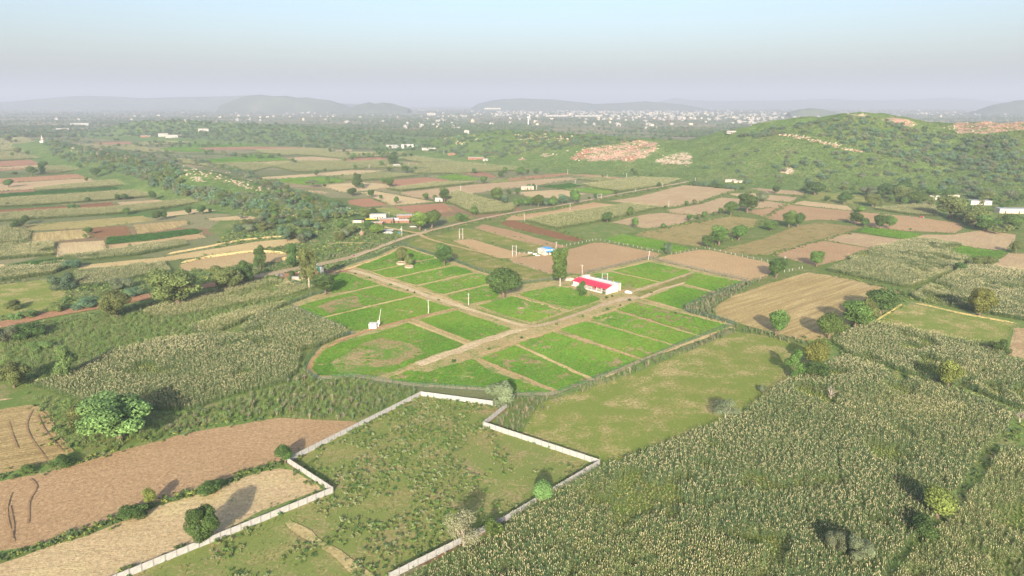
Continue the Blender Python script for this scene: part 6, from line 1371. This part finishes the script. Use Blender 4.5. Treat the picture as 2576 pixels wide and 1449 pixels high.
q = G(890, 646); motorbike('motorbike being ridden along the grey-brown road', (q[0], q[1], .36), -.7, 'reddoor'); person('person riding a motorbike along the grey-brown road', 0, 0, (.14, .14, .17), (.08, .08, .1), 'ride', (q[0], q[1], .36), -.7)
q = G(1068, 583); motorbike('motorbike parked under the big trees at the brick village', (q[0], q[1], .36), .6); person('person in pale clothes by the motorbike at the brick village', 0, 0, (.5, .5, .5), (.4, .38, .35), P=(q[0]+.9, q[1]+.3, .35))
def tractor():
    q = G(2319, 548); root = empty('tractor', (q[0], q[1], .1), 1.35); tag(root, 'red tractor working at the edge of the right brown field', 'tractor')
    for s in (-1, 1): wheel(root, s*.85, -.7, .75, .75, .42); wheel(root, s*.7, 1.3, .42, .42, .26)
    MB().hexa([(-.35, .1, .75), (.35, .1, .75), (.3, 1.75, .75), (-.3, 1.75, .75), (-.35, .1, 1.45), (.35, .1, 1.45), (.28, 1.7, 1.3), (-.28, 1.7, 1.3)]).obj('bonnet', M['reddoor'], root); MB().box(-.4, .4, -1.2, .1, .55, .95).obj('chassis', M['black'], root)
    for s in (-1, 1): MB().hexa([(s*.62-.25, -1.45, 1.2), (s*.62+.25, -1.45, 1.2), (s*.62+.25, .1, 1.2), (s*.62-.25, .1, 1.2), (s*.62-.25, -1.2, 1.62), (s*.62+.25, -1.2, 1.62), (s*.62+.25, -.2, 1.62), (s*.62-.25, -.2, 1.62)]).obj('mudguard', M['reddoor'], root)
    MB().box(-.25, .25, -.95, -.5, .95, 1.1).box(-.25, .25, -1.05, -.95, 1.1, 1.5).obj('seat', M['black'], root); MB().tube([(.2, .95, 1.35), (.2, .95, 2.2)], [.05, .05], 6).obj('exhaust', M['greysheet'], root); MB().tube([(0, .1, 1.3), (0, -.15, 1.55)], [.03, .03], 5).tube([(0.18*math.cos(a), -.15+.05*math.sin(a), 1.55+.17*math.sin(a)) for a in np.linspace(0, 6.28, 13)], [.02]*13, 4).obj('steering_wheel', M['black'], root)
    pl = MB().box(-1.1, 1.1, -1.9, -1.75, .5, .62)
    for k in range(6): x = -1+.4*k; pl.hexa([(x-.04, -1.85, .02), (x+.04, -1.85, .02), (x+.04, -1.8, .02), (x-.04, -1.8, .02), (x-.05, -1.9, .5), (x+.05, -1.9, .5), (x+.05, -1.75, .5), (x-.05, -1.75, .5)])
    pl.obj('cultivator', M['greysheet'], root)
    person('person in white driving the red tractor', 0, 0, (.6, .6, .6), (.5, .5, .5), 'ride', (q[0]+.6, q[1]+.1, .4), 1.35)
tractor(); person('person in blue walking left of the red tractor', 2294, 548, (.10, .20, .42), (.10, .12, .2))
# ------------------------------------------------------------------ earth banks and tyre marks
def bank(label, pts, w_, hh, m, seed=0, name='earth_bank'):
    a = np.array(pts, float); P = G(a[:, 0], a[:, 1])[:, :2]; s = np.r_[0, np.cumsum(np.hypot(*np.diff(P, axis=0).T))]; n = int(s[-1]/1.2)+3; u = np.linspace(0, s[-1], n); X = np.interp(u, s, P[:, 0]); Y = np.interp(u, s, P[:, 1]); tx, ty = np.gradient(X), np.gradient(Y); L = np.hypot(tx, ty); nx, ny = -ty/L, tx/L
    V = []; prof = [(-1, -.3), (-.55, .35), (-.2, .9), (.15, 1.0), (.5, .45), (1, -.3)]; r = np.random.default_rng(seed); e = np.minimum(1, np.minimum(u, s[-1]-u)/4+.05)
    for o_, h_ in prof: j = r.normal(0, .12, n)*w_; V.append(np.stack([X+nx*(o_*w_+j), Y+ny*(o_*w_+j), hh*h_*e*(.7+.6*fbm(X*1.0+o_*7, Y, 5))+.12], 1))
    V = np.array(V); K = len(prof); f = [(i*n+j, i*n+j+1, (i+1)*n+j+1, (i+1)*n+j) for i in range(K-1) for j in range(n-1)]
    me = pydata(name, V.reshape(-1, 3), f, [M[m]]); o = meshobj(name, me); o['furrow'] = 0.0; tag(o, label, 'earth bank', kind='structure')
track('earth_bank', 'eroded sandy bank across the lower part of the walled compound', 'farm', [(722, 1316, 1.2), (760, 1332, 2.2), (800, 1362, 1.6), (840, 1392, 2.4), (880, 1416, 1.5), (915, 1446, 2), (940, 1475, 2)], amp=1.1)
bank('pale earth bank along the front of the small olive field', [(2300, 762), (2420, 790), (2560, 815)], 0.5, .6, 'mix', 2); bank('pale earth bank at the left of the small olive field', [(2205, 806), (2240, 785), (2268, 765)], .6, .7, 'mix', 3)
bank('eroded sandy cutting below the left stubble', [(455, 662), (520, 648), (580, 640), (644, 632), (720, 638)], 1.2, 1.1, 'sand', 4); bank('sandy cutting edge above the left stubble', [(420, 640), (520, 622), (600, 606), (680, 598), (760, 592)], 1.0, .9, 'sand', 5); bank('crumbling sand bank by the scrub track', [(690, 660), (740, 648), (790, 634)], 2, 1.8, 'sand', 6)
bank('low red-brown bank inside the top left farm fence', [(830, 690), (884, 674), (944, 655), (1000, 630), (1012, 622)], 1.6, .8, 'sand', 7)
for lb, pts in [('dark tyre mark winding down the small stubble field', [(82, 1032), (66, 1060), (62, 1078), (80, 1105), (95, 1130), (118, 1158)]), ('dark tyre mark along the right edge of the small stubble field', [(98, 1030), (118, 1048), (135, 1065), (140, 1095), (170, 1120), (186, 1138)]), ('curved tyre mark in the small stubble field', [(95, 1045), (108, 1080), (130, 1105), (160, 1140)]), ('tyre mark at the left of the small stubble field', [(20, 1060), (30, 1095), (45, 1130)]),
    ('dark tyre mark in the lower left of the long ploughed field', [(28, 1242), (12, 1280), (18, 1310), (35, 1365)]), ('second tyre mark beside it in the long ploughed field', [(24, 1275), (32, 1310), (38, 1345), (30, 1360)]), ('faint loop of tyre mark in the long ploughed field', [(75, 1205), (110, 1225), (85, 1250), (60, 1255), (78, 1290), (70, 1320)])]:
    track('tyre_mark', lb, 'mark', [(x, y, .32) for x, y in pts], amp=.1)
# ------------------------------------------------------------------ the hazy air
hm = bpy.data.materials.new('haze'); hm.use_nodes = True; t = hm.node_tree; t.nodes.clear()
vo = t.nodes.new('ShaderNodeVolumePrincipled'); vo.inputs['Color'].default_value = (.63, .70, .86, 1); vo.inputs['Density'].default_value = 1.65e-4; vo.inputs['Anisotropy'].default_value = 0.0
ou = t.nodes.new('ShaderNodeOutputMaterial'); t.links.new(vo.outputs[0], ou.inputs['Volume'])
b = MB(); b.box(-26500, 26500, -2000, 24500, -8, 420)
tag(b.obj('haze', hm), 'thin pale haze over the whole plain', 'haze', kind='stuff')
